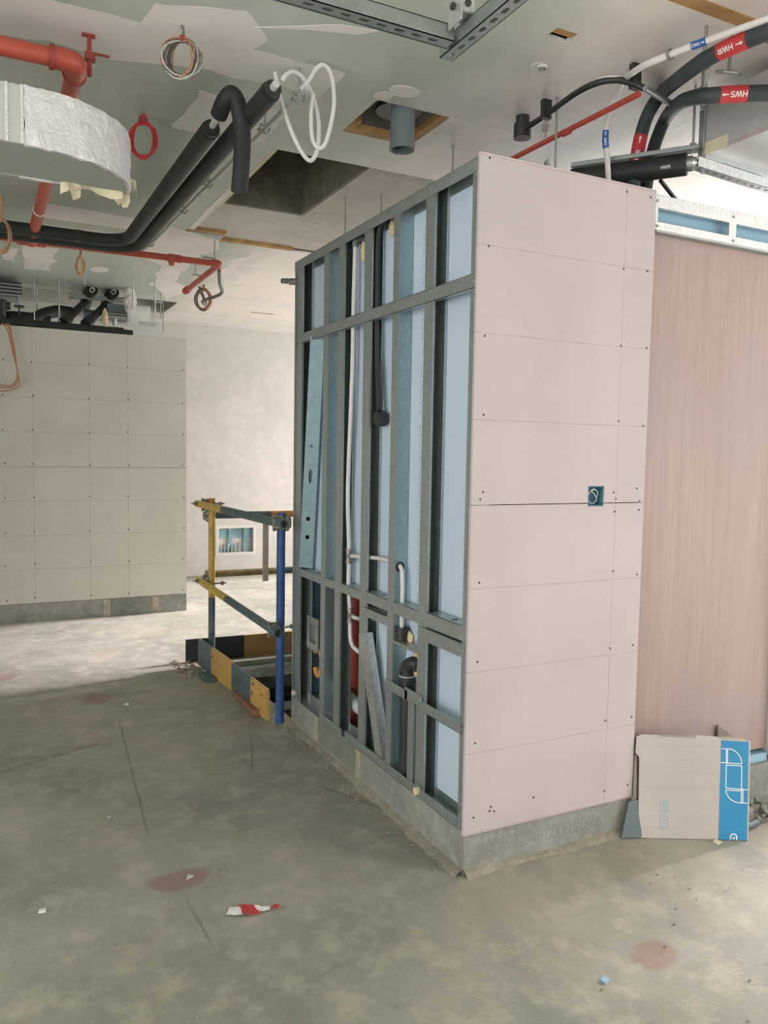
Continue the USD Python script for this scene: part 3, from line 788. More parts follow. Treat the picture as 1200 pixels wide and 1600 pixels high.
# ------------------------------------------------------------------ pipes and loose pieces in the stud frame
def ring_part(t, p, q, r, mat, name, parent=None): return t.part(name, cyl(p, q, r), mat, parent=parent)

t = Thing('white_water_pipe', 'white plastic riser in the stud frame with tees and a branch to the right', 'pipe')
wx = .028
t.part('riser', tube(spline([(wx, 1.085, 2.50), (wx, 1.095, 2.2), (wx, 1.10, 1.9), (wx, 1.125, 1.5), (wx, 1.130, 1.3), (wx, 1.112, 1.12), (wx, 1.108, 1.03), (wx, 1.108, .90), (wx, 1.085, .76), (wx, 1.08, .66), (wx, 1.05, .615), (wx, .97, .60)], 6), .0105, 12), M['white_pvc'])
t.part('branch', tube(spline([(wx, 1.10, 1.042), (wx, .95, 1.055), (wx, .80, 1.068), (wx, .65, 1.07), (wx, .575, 1.055), (wx, .560, 1.00), (wx, .558, .90), (wx, .560, .80)], 6), .0095, 12), M['white_pvc'])
t.part('top_elbow', tube(spline([(wx, 1.085, 2.49), (wx, 1.083, 2.515), (wx + .02, 1.08, 2.53), (wx + .05, 1.075, 2.535)], 5), .014, 12), M['grey_pvc'])
for y, z in ((1.11, 1.04), (1.085, .755)):
    t.part('tee', cat(cyl((wx, y, z - .032), (wx, y, z + .032), .0135), cyl((wx, y, z - .036), (wx, y, z - .024), .0165), cyl((wx, y, z + .024), (wx, y, z + .036), .0165), cyl((wx, y, z), (wx, y - .035, z), .0125), cyl((wx, y - .026, z), (wx, y - .036, z), .016)), M['coupler'])
t.part('branch_stub', cyl((wx, 1.05, .755), (wx, .985, .757), .009), M['white_pvc'])
t.part('grommet', cat(tube([(wx, .5875 + .022 * math.cos(0) * 0 - .004, 1.058), (wx, .592, 1.058)], .022, 16)), M['black'])
t.done()

t = Thing('black_flexible_conduit', 'black flexible conduit hanging down one bay of the stud frame to a round rubber end', 'conduit')
t.part('conduit', tube(spline([(.06, .79, 2.535), (.045, .80, 2.545), (.034, .828, 2.53), (.03, .846, 2.47), (.03, .848, 2.3), (.03, .842, 2.0), (.03, .815, 1.75), (.03, .80, 1.72)], 6), .013, 12), M['black_foam'])
t.part('conduit', tube(spline([(.03, .838, 2.2), (.028, .828, 2.0), (.028, .80, 1.8), (.03, .79, 1.72)], 6), .006, 8), M['black'])
t.part('end_cap', cat(cyl((.012, .795, 1.685), (.05, .80, 1.69), .033, 18), bx(.015, .045, .775, .82, 1.655, 1.70)), M['black'])
t.done()

def foam_blob(c, r, seed):
    m = trimesh.creation.icosphere(3, 1.0); v = m.vertices
    m.vertices = v * (np.array(r) * (.72 + .6 * meshkit.fbm(v * 2.2 + seed, 3, seed))[:, None]) + np.array(c)
    return m
for c, r, lab in (((.056, 1.055, 2.47), (.010, .022, .045), 'blob of tan expanding foam at the top of the white riser'), ((.056, .765, 2.51), (.010, .022, .04), 'blob of tan expanding foam where the black conduit enters'),
                  ((.055, .475, .66), (.012, .030, .055), 'blob of tan expanding foam behind the black drain elbow'), ((.055, .535, .76), (.010, .022, .03), 'blob of tan expanding foam under the black pipe socket')):
    single('expanding_foam', foam_blob(c, r, int(c[1] * 100)), M['foam'], lab, 'expanding foam')

t = Thing('pipe_socket', 'black drain socket on a bracket under the curved white branch pipe', 'pipe fitting')
t.part('socket', cat(cyl((wx, .560, .755), (wx, .560, .80), .024, 16), cyl((wx, .560, .785), (wx, .560, .805), .029, 16), cyl((wx, .560, .750), (wx, .560, .765), .027, 16)), M['black'])
t.part('bracket_plate', bx(.0, .06, .375, .587, .735, .748), M['galv'], smooth=False)
t.part('bracket_stub', cyl((.02, .39, .75), (.02, .39, .80), .009, 10), M['black'])
t.done()

t = Thing('drain_elbow', 'black ribbed drain elbow dropping behind the low rail of the stud frame', 'pipe fitting')
t.part('elbow', tube(spline([(.05, .455, .665), (.04, .475, .668), (.033, .505, .65), (.032, .512, .615), (.032, .512, .50), (.032, .508, .165)], 6), .030, 18), M['black'])
for z in (.615, .598, .575): t.part('collar', cyl((.032, .512, z), (.032, .512, z + .010), .034, 18), M['black'])
t.part('mark', cyl((.032, .512, .607), (.032, .512, .611), .0345, 18), M['white_conduit'])
t.done()

def loose_stud(a, b, w, d, mat, holes=(), nrm=(-1, 0, 0)):
    a, b = np.array(a, float), np.array(b, float); v = (b - a); L = np.linalg.norm(v); v /= L
    n = np.array(nrm, float); n -= v * np.dot(n, v); n /= np.linalg.norm(n); s = np.cross(v, n)
    p = sbox(-w / 2, 0, w / 2, L)
    for hx, hy, rx, ry in holes: p = p.difference(affinity.scale(Point(hx, hy).buffer(1), rx, ry))
    web = extr(p, .0016); th = .0016
    m = cat(web, bx(-w / 2, -w / 2 + th, 0, L, -d, 0), bx(w / 2 - th, w / 2, 0, L, -d, 0))
    return rot_to(m, s, v, n, a)
t = Thing('loose_stud', 'loose bright steel channel leaning in the lower bay of the stud frame', 'steel stud')
t.part('channel', loose_stud((.006, .700, .175), (-.012, .868, .715), .066, .040, None), M['galv_bright'], smooth=False)
t.done()
t = Thing('loose_stud', 'long perforated steel stud leaning in the far left bay above the middle rail', 'steel stud')
t.part('channel', loose_stud((.018, 1.648, .910), (.018, 1.515, 2.13), .080, .030, None, [(.0, .17, .012, .012), (.0, .27, .012, .012), (.0, .50, .010, .04), (.0, .66, .010, .010), (.0, .92, .010, .010)], nrm=(-.72, -.7, 0)), M['stud_reflected_teal'], smooth=False)
t.done()

t = Thing('red_riser', 'dark red riser pipe standing inside the shaft behind the lower stud bay', 'pipe')
t.part('pipe', cyl((.165, 1.335, .0), (.165, 1.335, .80), .05, 20), M['red'])
t.part('coupling', cyl((.165, 1.335, .08), (.165, 1.335, .20), .057, 20), M['red_dark'])
t.done()
single('grey_drain_bend', tube(spline([(.10, 1.38, .31), (.10, 1.30, .31), (.10, 1.20, .29), (.13, 1.12, .26)], 6), .035, 16), M['white_conduit'], 'pale grey drain bend inside the shaft beside the red riser', 'pipe fitting')
t = Thing('orange_flex', 'loop of orange flexible conduit inside the shaft at its far lower corner', 'conduit')
lp = [(.105, 1.665 + .055 * math.cos(a), .385 + .080 * math.sin(a)) for a in np.linspace(.5, 5.6, 30)]
t.part('flex_tube', tube(lp, [.015 + .003 * (i % 2) for i in range(30)], 12), M['orange_wire'])
t.done()
t = Thing('back_box', 'grey steel back box fixed in the far lower bay of the stud frame', 'socket box')
t.part('box', cat(bx(.02, .06, 1.47, 1.60, .50, .505), bx(.02, .06, 1.47, 1.60, .64, .645), bx(.02, .06, 1.47, 1.475, .505, .64), bx(.02, .06, 1.595, 1.60, .505, .64), bx(.058, .06, 1.47, 1.60, .5, .645)), M['galv'], smooth=False)
t.part('cover_ring', cat(bx(.014, .02, 1.455, 1.615, .62, .66), bx(.014, .02, 1.455, 1.615, .485, .52), bx(.014, .02, 1.455, 1.49, .52, .62), bx(.014, .02, 1.58, 1.615, .52, .62)), M['galv'], smooth=False)
t.done()
t = Thing('anchor_plug', 'round cream plug bolted on the bottom track near the short stud', 'anchor bolt')
t.part('plug', disc((-.012, .33, .19), (-1, 0, 0), .016, .010, 16), M['foam'])
t.part('bracket', bx(-.012, -.004, .312, .35, .163, .215), M['galv'], smooth=False)
t.done()
t = Thing('anchor_plug', 'small cream bolt at the foot of the far end stud', 'anchor bolt')
t.part('plug', disc((-.014, 1.73, .20), (-1, 0, 0), .014, .010, 16), M['foam'])
t.part('bracket', bx(-.014, -.004, 1.69, 1.765, .162, .215), M['galv'], smooth=False)
t.done()
t = Thing('floor_anchor', 'hex anchor bolt with washer on the bottom track by the near corner', 'anchor bolt')
t.part('washer', disc((.032, .20, .1625), (0, 0, 1), .016, .002, 16), M['galv_dark'])
t.part('nut', disc((.032, .20, .1645), (0, 0, 1), .009, .008, 6), M['coupler'], smooth=False)
t.done()
t = Thing('pipe_stub', 'short grey pipe stub sticking out left near the top of the stud frame end', 'pipe fitting')
t.part('stub', hollow([(-0.079, 1.800, 2.453), (0.009, 1.800, 2.459)], .014, .003, 12), M['coupler'])
t.part('collar', cyl((-0.032, 1.800, 2.454), (0.005, 1.800, 2.458), .018, 12), M['coupler'])
t.done()

# ------------------------------------------------------------------ scaffold guard rail around the floor opening
def coupler(c, ax1, ax2, s=1.0):
    c = np.array(c, float); ms = []
    for ax, o in ((ax1, -.012), (ax2, .012)):
        a = np.array(ax, float); a /= np.linalg.norm(a)
        ms.append(hollow([c - a * .024 * s, c + a * .024 * s], .034 * s, .008, 14))
    n = np.cross(ax1, ax2); n = n / np.linalg.norm(n)
    for sg in (-1, 1):
        p = c + np.array(ax1) / np.linalg.norm(ax1) * .0 + np.array([0, 0, .034 * s * sg])
        ms.append(cyl(p - n * .028, p + n * .028, .007, 8)); ms.append(disc(p + n * .02, n, .013, .012, 6))
    return cat(ms)

PN, PF = (-.055, 1.845), (-.100, 3.16)       # near blue post, far post
SG = Thing('scaffold_guard_rail', 'painted scaffold tube guard rail round the floor pit beside the stud frame', 'guard rail')
def post(x, y, bands):
    for z0, z1, m in bands: SG.part('post', hollow([(x, y, z0), (x, y, z1)], .0242, .004), M[m])
post(*PN, ((.0, 1.195, 'blue_paint'),))
post(*PF, ((.0, .50, 'teal_paint'), (.50, 1.12, 'yellow_paint'), (1.12, 1.20, 'orange_paint')))
def railseg(a, b, cuts, name='rail'):
    a, b = np.array(a, float), np.array(b, float)
    for t0, t1, m in cuts: SG.part(name, hollow([a + (b - a) * t0, a + (b - a) * t1], .0242, .004), M[m])
railseg((-.180, 3.26, 1.158), (-.083, 1.715, 1.142), ((0, .36, 'yellow_paint'), (.36, 1, 'teal_paint')))
railseg((-.170, 3.26, .612), (-.112, 1.715, .545), ((0, .42, 'yellow_paint'), (.42, 1, 'teal_paint')))
railseg((-.145, 3.22, 1.075), (1.35, 3.22, 1.075), ((0, .33, 'teal_paint'), (.33, .75, 'orange_paint'), (.75, 1, 'yellow_paint')))
railseg((-.120, 3.22, .655), (1.35, 3.22, .655), ((0, .36, 'olive_paint'), (.36, 1, 'teal_paint')))
for c, a1, a2 in (((-.135, 3.18, 1.155), (0, -1, 0), (0, 0, 1)), ((-.120, 3.20, 1.075), (1, 0, 0), (0, 0, 1)), ((-.125, 3.18, .615), (0, -1, 0), (0, 0, 1)), ((-.105, 3.20, .655), (1, 0, 0), (0, 0, 1)),
                  ((-.080, 1.815, 1.142), (0, -1, 0), (0, 0, 1)), ((-.105, 1.815, .548), (0, -1, 0), (0, 0, 1)), ((-.03, 1.845, 1.14), (1, 0, 0), (0, 0, 1))):
    SG.part('coupler', coupler(c, a1, a2), M['coupler'])
for c, d_ in (((-.205, 3.17, 1.165), (-1, 0, 0)), ((-.06, 3.12, 1.165), (1, 0, 0)), ((-.195, 3.17, .622), (-1, 0, 0)), ((-.04, 3.14, .60), (1, 0, 0)), ((.0, 1.83, .552), (1, .2, 0))):
    c = np.array(c); d_ = np.array(d_, float); SG.part('coupler_bolt', tube([c - d_ * .05, c + d_ * .0, c + d_ * .001, c + d_ * .018, c + d_ * .019, c + d_ * .04], [.006, .006, .014, .014, .006, .004], 8), M['coupler'])
for c in ((-.0842, 1.735, 1.1422), (-.1128, 1.735, .5459)): SG.part('bore_shade', disc(c, (0, 1, 0), .0205, .002, 14), M['screw'])  # black discs stand in for the dark inside the open tubes
post(1.33, 3.26, ((.0, 1.2, 'blue_paint'),))
SG.done()

def board_lean(a, b, z0, z1, th=.018):
    a, b = np.array(a, float), np.array(b, float); u = (b - a) / np.linalg.norm(b - a); L = np.linalg.norm(b - a)
    return a, u, L
def toe_part(t, a, b, z0, z1, t0, t1, m, th=.018, top0=0.0, top1=0.0):
    a, b = np.array(a, float), np.array(b, float); L = np.linalg.norm(b - a); u = np.append((b - a) / L, 0); n = np.array([u[1], -u[0], 0])
    p = Polygon([(L * t0, z0), (L * t1, z0), (L * t1, z1 + top1), (L * t0, z1 + top0)])
    t.part('painted_panel', rot_to(extr(p, th), u, (0, 0, 1), n, np.append(a, 0)), M[m], smooth=False)
t = Thing('toe_board', 'near toe board of the pit, half dark teal, half scratched yellow, above a reddish strip', 'toe board')
toe_part(t, (-.128, 2.50), (-.105, 1.875), .012, .190, .0, .56, 'teal_paint'); toe_part(t, (-.128, 2.50), (-.105, 1.875), .012, .190, .56, 1, 'scratch_yellow'); t.done()
t = Thing('toe_board', 'far toe board along the pit side, dark teal end and scratched yellow end', 'toe board')
toe_part(t, (-.165, 3.22), (-.128, 2.51), .010, .200, .0, .42, 'teal_paint'); toe_part(t, (-.165, 3.22), (-.128, 2.51), .010, .200, .42, 1, 'scratch_yellow'); t.done()
t = Thing('toe_board', 'toe board across the back of the pit, black left end and scratched brown rest', 'toe board')
toe_part(t, (-.24, 3.36), (1.35, 3.30), .0, .165, .0, .27, 'black_board'); toe_part(t, (-.24, 3.36), (1.35, 3.30), .0, .165, .27, 1, 'scratch_brown'); t.done()
blk = cbx(-.165, -.118, 1.98, 2.42, .0, .040, .006)
single('timber_prop', blk, M['rust'], 'reddish timber strip on the floor along the near toe board', 'timber', smooth=False)
single('flat_offcut', cbx(-.24, -.17, 2.78, 2.98, .0, .022, .004), M['teal_paint'], 'flat dark offcut lying on the floor at the foot of the far toe board', 'board offcut', smooth=False)
rb = []
for i in range(70):
    p = (rng.uniform(-.34, -.20), rng.uniform(2.95, 3.40)); s_ = rng.uniform(.006, .018)
    m = trimesh.creation.icosphere(0, s_); m.vertices = m.vertices * nrng.uniform(.6, 1.2, 3); m.apply_translation([*p, s_ * .4]); rb.append(m)
single('rubble', cat(rb), M['mortar'], 'scatter of pale mortar rubble on the floor at the far corner of the toe boards', 'rubble', kind='stuff', smooth=False)
single('hanging_plank', bx(.282, .320, 3.17, 3.19, .59, 1.06), M['plank'], 'narrow brown plank hanging from the back guard rail', 'plank', smooth=False)

# ------------------------------------------------------------------ ceiling services
def rod(a, z0, z1, lab, r=.005, grp='threaded hanger rods', nut=True):
    t = Thing('hanger_rod', lab, 'threaded rod', grp)
    t.part('rod', cyl((*a, z0), (*a, z1), r, 8), M['rod'])
    if nut: t.part('nut', disc((*a, z1 - .010), (0, 0, 1), .010, .008, 6), M['rod'], smooth=False); t.part('nut', disc((*a, z0 + .006), (0, 0, 1), .010, .008, 6), M['rod'], smooth=False)
    t.done()
rod((.425, 2.10), 2.35, 3.048, 'thin rod by the concrete recess, above the far half of the stud frame', grp=None)
rod((.589, 1.95), 2.35, 3.048, 'thin rod hanging from bare concrete above the middle of the stud frame', grp=None)
rod((.520, 1.04), 2.35, CZ, 'thin rod hanging from the ceiling above the near half of the stud frame', grp=None)
rod((.623, .387), 2.50, CZ, 'long thin rod dropping from the ceiling beside the black conduit to the plasterboard top', grp=None)

# red sprinkler main over the foil duct
t = Thing('sprinkler_pipe', 'thick red sprinkler pipe with an elbow passing above the foil drum', 'pipe')
RZ = 2.86
t.part('pipe', cyl((-2.6, .665, RZ), (-1.285, .665, RZ), .031, 18), M['red'])
t.part('pipe', cyl((-1.225, .72, RZ), (-1.225, 3.32, RZ), .031, 18), M['red'])
t.part('elbow', tube(bend([(-1.31, .665, RZ), (-1.225, .665, RZ), (-1.225, .76, RZ)], .06), .037, 18), M['red'])
for p, q in (((-1.315, .665, RZ), (-1.300, .665, RZ)), ((-1.225, .755, RZ), (-1.225, .77, RZ))): t.part('elbow_collar', cyl(p, q, .041, 18), M['red_dark'])
t.part('hanger', cat(cyl((-1.17, .80, RZ + .02), (-1.17, .80, CZ), .008, 8), bx(-1.185, -1.10, .795, .805, RZ + .100, RZ + .106), bx(-1.195, -1.15, .79, .81, CZ - .008, CZ), bx(-1.185, -1.15, .785, .815, RZ + .075, RZ + .10)), M['red_dark'], smooth=False)
t.part('branch_tee', cat(cyl((-1.225, 3.22, RZ), (-1.225, 3.35, RZ), .041, 18), cyl((-1.31, 3.35, RZ), (-1.14, 3.35, RZ), .034, 18)), M['red'])
t.part('weld_ring', cyl((-1.225, 2.60, RZ), (-1.225, 2.615, RZ), .034, 18), M['label_white'])
t.done()
t = Thing('sprinkler_branch', 'thin red branch pipe along the far ceiling with a short arm above a coil', 'pipe')
t.part('pipe', cyl((-2.6, 3.35, RZ), (.0, 3.35, RZ), .0215, 14), M['red'])
t.part('elbow', tube(bend([(-.05, 3.35, RZ), (.0, 3.35, RZ), (.004, 3.42, RZ)], .03), .028, 14), M['red'])
t.part('arm', cyl((.003, 3.36, RZ), (.016, 4.40, RZ), .0215, 14), M['red'])
t.part('end_cap', cyl((.015, 4.38, RZ), (.016, 4.46, RZ), .030, 14), M['red'])
t.part('outlet', cat(cyl((-.36, 3.35, RZ), (-.31, 3.35, RZ), .028, 14), cyl((-.335, 3.35, RZ - .05), (-.335, 3.35, RZ), .020, 12), cyl((-.30, 3.35, RZ), (-.27, 3.35, RZ), .027, 14)), M['red'])
t.part('hanger', cat(cyl((-.03, 3.36, RZ + .02), (-.03, 3.36, CZ), .005, 8), bx(-.11, -.02, 3.37, 3.385, RZ + .035, RZ + .045), bx(-.05, .06, 3.95, 3.965, RZ + .03, RZ + .04), cyl((-.02, 3.96, RZ + .03), (-.02, 3.96, CZ), .005, 8)), M['galv_dark'], smooth=False)
t.done()

# foil-wrapped drum-ended duct
def drum(inset, z0, z1):
    pts = [(-2.6, .505)] + [(-1.395, .503)]
    cx, cy, rx, ry = -1.395, .86, .372, .357
    for a in np.linspace(-math.pi / 2, 0.05, 22): pts.append((cx + rx * math.cos(a) * (1 if True else 0), cy + ry * math.sin(a)))
    pts += [(-1.05, .875), (-2.6, .80)]
    return Polygon(pts).buffer(-inset)
t = Thing('foil_drum_duct', 'foil-wrapped round-ended duct under the red pipe at the ceiling, upper left', 'duct')
dp = drum(0, 0, 0)
side = extr(dp.difference(dp.buffer(-.012)).intersection(sbox(-1.405, 0, 0, 2)), .185, 2.500)
def rough_up(m, amp, freq, it=3):
    m = m.subdivide_to_size(.03) if hasattr(m, 'subdivide_to_size') else m
    v = m.vertices; d = (np.stack([meshkit.fbm(v * freq + o, 3, 3) for o in (0, 17, 31)], -1) - .5) * amp
    m.vertices = v + d; return m
t.part('wrinkled_foil', rough_up(side, .012, 30), M['foil'], smooth=60)
t.part('foil_sheet', extr(dp.difference(dp.buffer(-.012)).intersection(sbox(-3, 0, -1.405, 2)), .180, 2.503), M['foil_smooth'], smooth=False)
t.part('foil_seam', cat([bx(x, x + .008, .499, .506, 2.502, 2.684) for x in (-1.46, -1.415)]), M['foil'], smooth=False)
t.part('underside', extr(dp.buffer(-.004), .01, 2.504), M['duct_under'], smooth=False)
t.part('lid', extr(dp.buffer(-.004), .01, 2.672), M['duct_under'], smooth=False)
def rag(c, w, h, seed, u=(1, 0, 0)):
    n = 15; V, F = [], []
    for i in range(n):
        for j in range(5):
            s_ = i / (n - 1) - .5; k = meshkit.fbm(np.array([i * .35, seed * 3.1, 0.]), 2, seed)
            V.append((c[0] + w * s_, c[1] + .018 * math.sin(i * .5 + seed) * j / 4, c[2] - h * (j / 4) * (.35 + 1.1 * k) - (.25 * h * abs(s_))))
    for i in range(n - 1):
        for j in range(4):
            a = i * 5 + j; F += [(a, a + 5, a + 6), (a, a + 6, a + 1)]
    m = trimesh.Trimesh(np.array(V), np.array(F), process=False)
    b = m.copy(); b.vertices = b.vertices + np.array([0, .002, 0]); b.invert()
    return cat(m, b)
for i, (c, w_, h_) in enumerate((((-1.235, .835, 2.508), .07, .055), ((-1.15, .845, 2.508), .20, .026), ((-1.05, .862, 2.51), .055, .05), ((-1.018, .85, 2.56), .035, .06))):
    t.part('torn_wrap', rag(c, w_, h_, i + 2), M['rag'])
t.done()

# pair of black insulated pipes that turn the corner
BZ = 2.85
t = Thing('insulated_pipe', 'left one of the black insulated pipe pair, with an upturned hooked end', 'pipe')
t.part('insulation', tube(bend([(-2.6, 3.02, BZ), (-.69, 3.04, BZ), (-.68, .99, BZ)], .20, 12), .038, 20), M['black_foam'])
t.part('bare_pipe', cyl((-.68, 1.0, BZ), (-.679, .83, BZ + .015), .013, 12), M['white_conduit'])
t.part('torn_end', cat(cyl((-.68, .99, BZ), (-.68, .965, BZ), .034, 16), cyl((-.68, .97, BZ), (-.68, .955, BZ + .003), .026, 12)), M['black'])
t.part('hooked_end', tube(spline([(-.679, .86, BZ + .012), (-.672, .80, BZ + .045), (-.652, .775, BZ + .066), (-.628, .775, BZ + .040), (-.610, .78, BZ - .03), (-.606, .78, 2.75), (-.610, .78, 2.65), (-.618, .78, 2.555)], 8), .033, 20), M['black_foam'])
t.part('tape', tube([(-1.0, 3.034, BZ), (-.96, 3.034, BZ)], .0395, 20), M['black'])
t.done()
t = Thing('insulated_pipe', 'right one of the black insulated pipe pair, ending by the white hose loops', 'pipe')
t.part('insulation', tube(bend([(-2.6, 3.18, BZ), (-.60, 3.19, BZ), (-.575, .53, BZ)], .22, 12), .037, 20), M['black_foam'])
t.part('bare_pipe', cyl((-.575, .54, BZ), (-.575, .47, BZ + .004), .014, 12), M['white_conduit'])
t.part('torn_end', cyl((-.575, .535, BZ), (-.575, .50, BZ), .031, 14), M['black'])
t.part('hanger', cat(cyl((-.585, 1.2, BZ + .04), (-.585, 1.2, CZ), .005, 8), cyl((-.59, 2.2, BZ + .04), (-.59, 2.2, CZ), .005, 8)), M['rod'])
t.done()

t = Thing('white_conduit', 'thin pale conduit on clip hangers running beside the black insulated pipes', 'conduit')
cp = [(-.54, 3.52, 2.90), (-.50, 3.2, 2.905), (-.480, 2.6, 2.91), (-.468, 1.9, 2.905), (-.445, 1.2, 2.905), (-.43, .80, 2.91), (-.405, .60, 2.925)]
t.part('tube', tube(spline(cp, 6), .0095, 10), M['white_conduit'])
for x, y in ((-.50, 3.22), (-.477, 2.35), (-.466, 1.83), (-.437, 1.01), (-.415, .66)):
    z = 2.907
    t.part('clip', cat(cyl((x, y, z + .012), (x, y, CZ), .0035, 8), tube([(x + .02 * math.cos(a), y, z + .002 + .02 * math.sin(a)) for a in np.linspace(-2.6, .6, 9)], .005, 8), cyl((x - .024, y, z + .014), (x + .024, y, z + .018), .005, 8), cyl((x - .026, y - .012, z - .004), (x - .026, y + .012, z - .004), .006, 8)), M['galv_dark'])
t.done()

t = Thing('white_hose_coil', 'white plastic hose hanging from the ceiling in two open loops', 'hose')
hp = [(-0.500, 0.700, 3.003), (-0.481, 0.700, 2.918), (-0.441, 0.700, 2.814), (-0.392, 0.700, 2.728), (-0.350, 0.700, 2.696), (-0.325, 0.690, 2.744), (-0.325, 0.680, 2.845), (-0.354, 0.670, 2.933), (-0.401, 0.660, 2.987), (-0.441, 0.660, 3.002), (-0.472, 0.660, 2.981), (-0.482, 0.670, 2.964)]
hp2 = [(-0.481, 0.680, 2.958), (-0.435, 0.620, 2.985), (-0.371, 0.620, 2.915), (-0.381, 0.620, 2.849), (-0.379, 0.610, 2.750), (-0.358, 0.600, 2.712), (-0.333, 0.590, 2.730), (-0.312, 0.580, 2.812), (-0.306, 0.570, 2.894), (-0.321, 0.570, 2.985), (-0.353, 0.570, 3.011), (-0.380, 0.580, 2.993), (-0.398, 0.600, 2.957), (-0.424, 0.620, 2.923)]
t.part('hose', tube(spline(hp, 8), .0088, 12), M['white_pvc'])
t.part('hose', tube(spline(hp2[2:], 8), .0080, 12), M['white_pvc'])
t.done()

# wire coils that hang from holes in the ceiling
def coil(name, lab, c, rx, rz, mats, n, seed, top, r=.0035, tilt=.35, grp=None, rose=None, matk=None):
    t = Thing(name, lab, 'wire coil', grp); r_ = random.Random(seed)
    for i in range(n):
        a0 = r_.uniform(0, 6.28); fx, fz = rx * r_.uniform(.82, 1.06), rz * r_.uniform(.84, 1.06); ph = r_.uniform(-tilt, tilt) + .6
        P = [(c[0] + fx * math.cos(a) * math.cos(ph) + r_.uniform(-.002, .002), c[1] + fx * math.cos(a) * math.sin(ph) * -.8, c[2] + fz * math.sin(a) + .004 * math.sin(3 * a + a0)) for a in np.linspace(math.pi / 2, math.pi / 2 + 2 * math.pi, 26)]
        t.part('wire', tube(P, r, 7), M[mats[i % len(mats)]])
    t.part('lead', tube(spline([(c[0], c[1], c[2] + rz * .9), (c[0] + .006, c[1], (c[2] + rz + top) / 2), (c[0], c[1], top)], 6), r * 1.8, 8), M[mats[0]])
    if rose: t.part('tie', cyl((c[0], c[1], c[2] + rz * .86), (c[0] + .004, c[1], c[2] + rz * 1.12), r * 4.2, 10), M[rose])
    t.done()
coil('wire_coil', 'coil of mixed brown and grey wires hanging from the ceiling, upper left', (-.888, .576, 2.915), .072, .066, ['grey_wire', 'copper_wire', 'white_conduit', 'grey_wire', 'pink_wire'], 14, 1, CZ, .0028, .6, rose='red_dark')
coil('wire_coil', 'coil of bright red cable hanging below a ceiling hole right of the foil drum', (-.873, 1.41, 2.913), .062, .085, ['red_wire'], 4, 2, CZ, .0050, .10, rose='red_dark')
coil('wire_coil', 'coil of brown and red wires hanging from the end of the red branch pipe', (.165, 4.46, 2.805), .075, .088, ['copper_wire', 'pink_wire', 'grey_wire'], 10, 3, 2.93, .006, .3)
coil('wire_coil', 'small tan wire loop hanging below the far red branch pipe', (-.862, 4.0, 2.87), .035, .065, ['copper_wire', 'orange_wire'], 4, 4, CZ, .005, .3)
coil('wire_coil', 'bundle of tan wires hanging at the left picture edge under the black pipes', (-1.43, 2.2, 2.60), .050, .085, ['copper_wire', 'pink_wire', 'grey_wire'], 8, 5, 2.80, .0045, .3)
t = Thing('flexible_conduit', 'grey flexible conduit dropping from the red pipe elbow beside the far wire coil', 'conduit')
t.part('conduit', tube(spline([(.02, 3.42, 2.83), (.10, 3.7, 2.80), (.22, 4.1, 2.80), (.20, 4.6, 2.82), (.30, 4.9, 2.85), (.28, 5.05, 3.022)], 8), [.012 + .003 * (i % 2) for i in range(41)], 10), M['grey_wire'])
t.done()
t = Thing('loose_wires', 'thin pink wires dangling in front of the left partition at the picture edge', 'wire')
for o in (0, .02, -.03):
    t.part('wire', tube(spline([(-1.33 + o, 5.15, 2.57), (-1.30 + o * .5, 5.12, 2.50), (-1.262 + o * .2, 5.1, 2.27), (-1.245 - o * .3, 5.1, 2.12), (-1.28 - o, 5.1, 2.045 + o * .2), (-1.36, 5.1, 2.03 + o), (-1.46, 5.1, 2.06 + o)], 6), .0055, 8), M['pink_wire'])
t.done()

# slotted strut frame hung close overhead
def strut(a, b, side_n, w=.041, h=.041, slots=True):
    """slotted channel: closed slotted face below, open above; a-b is the centre line of the lower face"""
    a, b = np.array(a, float), np.array(b, float); L = np.linalg.norm(b - a); u = (b - a) / L; s = np.array([u[1], -u[0], 0.])
    p = sbox(0, -w / 2, L, w / 2)
    if slots:
        x = .03
        while x < L - .03:
            p = p.difference(LineString([(x - .008, 0), (x + .008, 0)]).buffer(.0065, 4)); x += .05
    base = rot_to(extr(p, .0022), u, -s, (0, 0, 1), a)
    sides = [rot_to(bx(0, L, o, o + .0022, 0, h), u, -s, (0, 0, 1), a) for o in (-w / 2, w / 2 - .0022)]
    lips = [rot_to(bx(0, L, o, o + .009, h - .0022, h), u, -s, (0, 0, 1), a) for o in (-w / 2, w / 2 - .009)]
    return cat(base, sides, lips)
SZ = 2.62
t = Thing('strut_frame', 'frame of two slotted steel channels hung on a bracket close overhead', 'strut channel')
t.part('channel', strut((-1.10, -.475, SZ), (-.418, -.475, SZ), None), M['galv_dark'], smooth=False)
t.part('channel', strut((-.385, -.40, SZ), (-.385, -1.15, SZ), None), M['galv_dark'], smooth=False)
t.part('back_plate', cat(extr(sbox(-1.1, -.452, -.40, -.449), .04, SZ)), M['galv_dark'], smooth=False)
t.part('bracket', cat(cbx(-.435, -.395, -.56, -.50, SZ + .045, SZ + .085, .004), bx(-.44, -.436, -.565, -.50, SZ + .02, SZ + .10)), M['galv_bright'], smooth=False)
t.part('bracket_bolt', cat(disc((-.418, -.561, SZ + .066), (0, -1, 0), .009, .004, 6), disc((-.441, -.53, SZ + .066), (-1, 0, 0), .009, .008, 6)), M['screw'], smooth=False)
t.part('post', cat(bx(-.432, -.396, -.548, -.546, SZ + .085, CZ), bx(-.432, -.430, -.548, -.510, SZ + .085, CZ), bx(-.398, -.396, -.548, -.510, SZ + .085, CZ)), M['galv_bright'], smooth=False)
t.done()

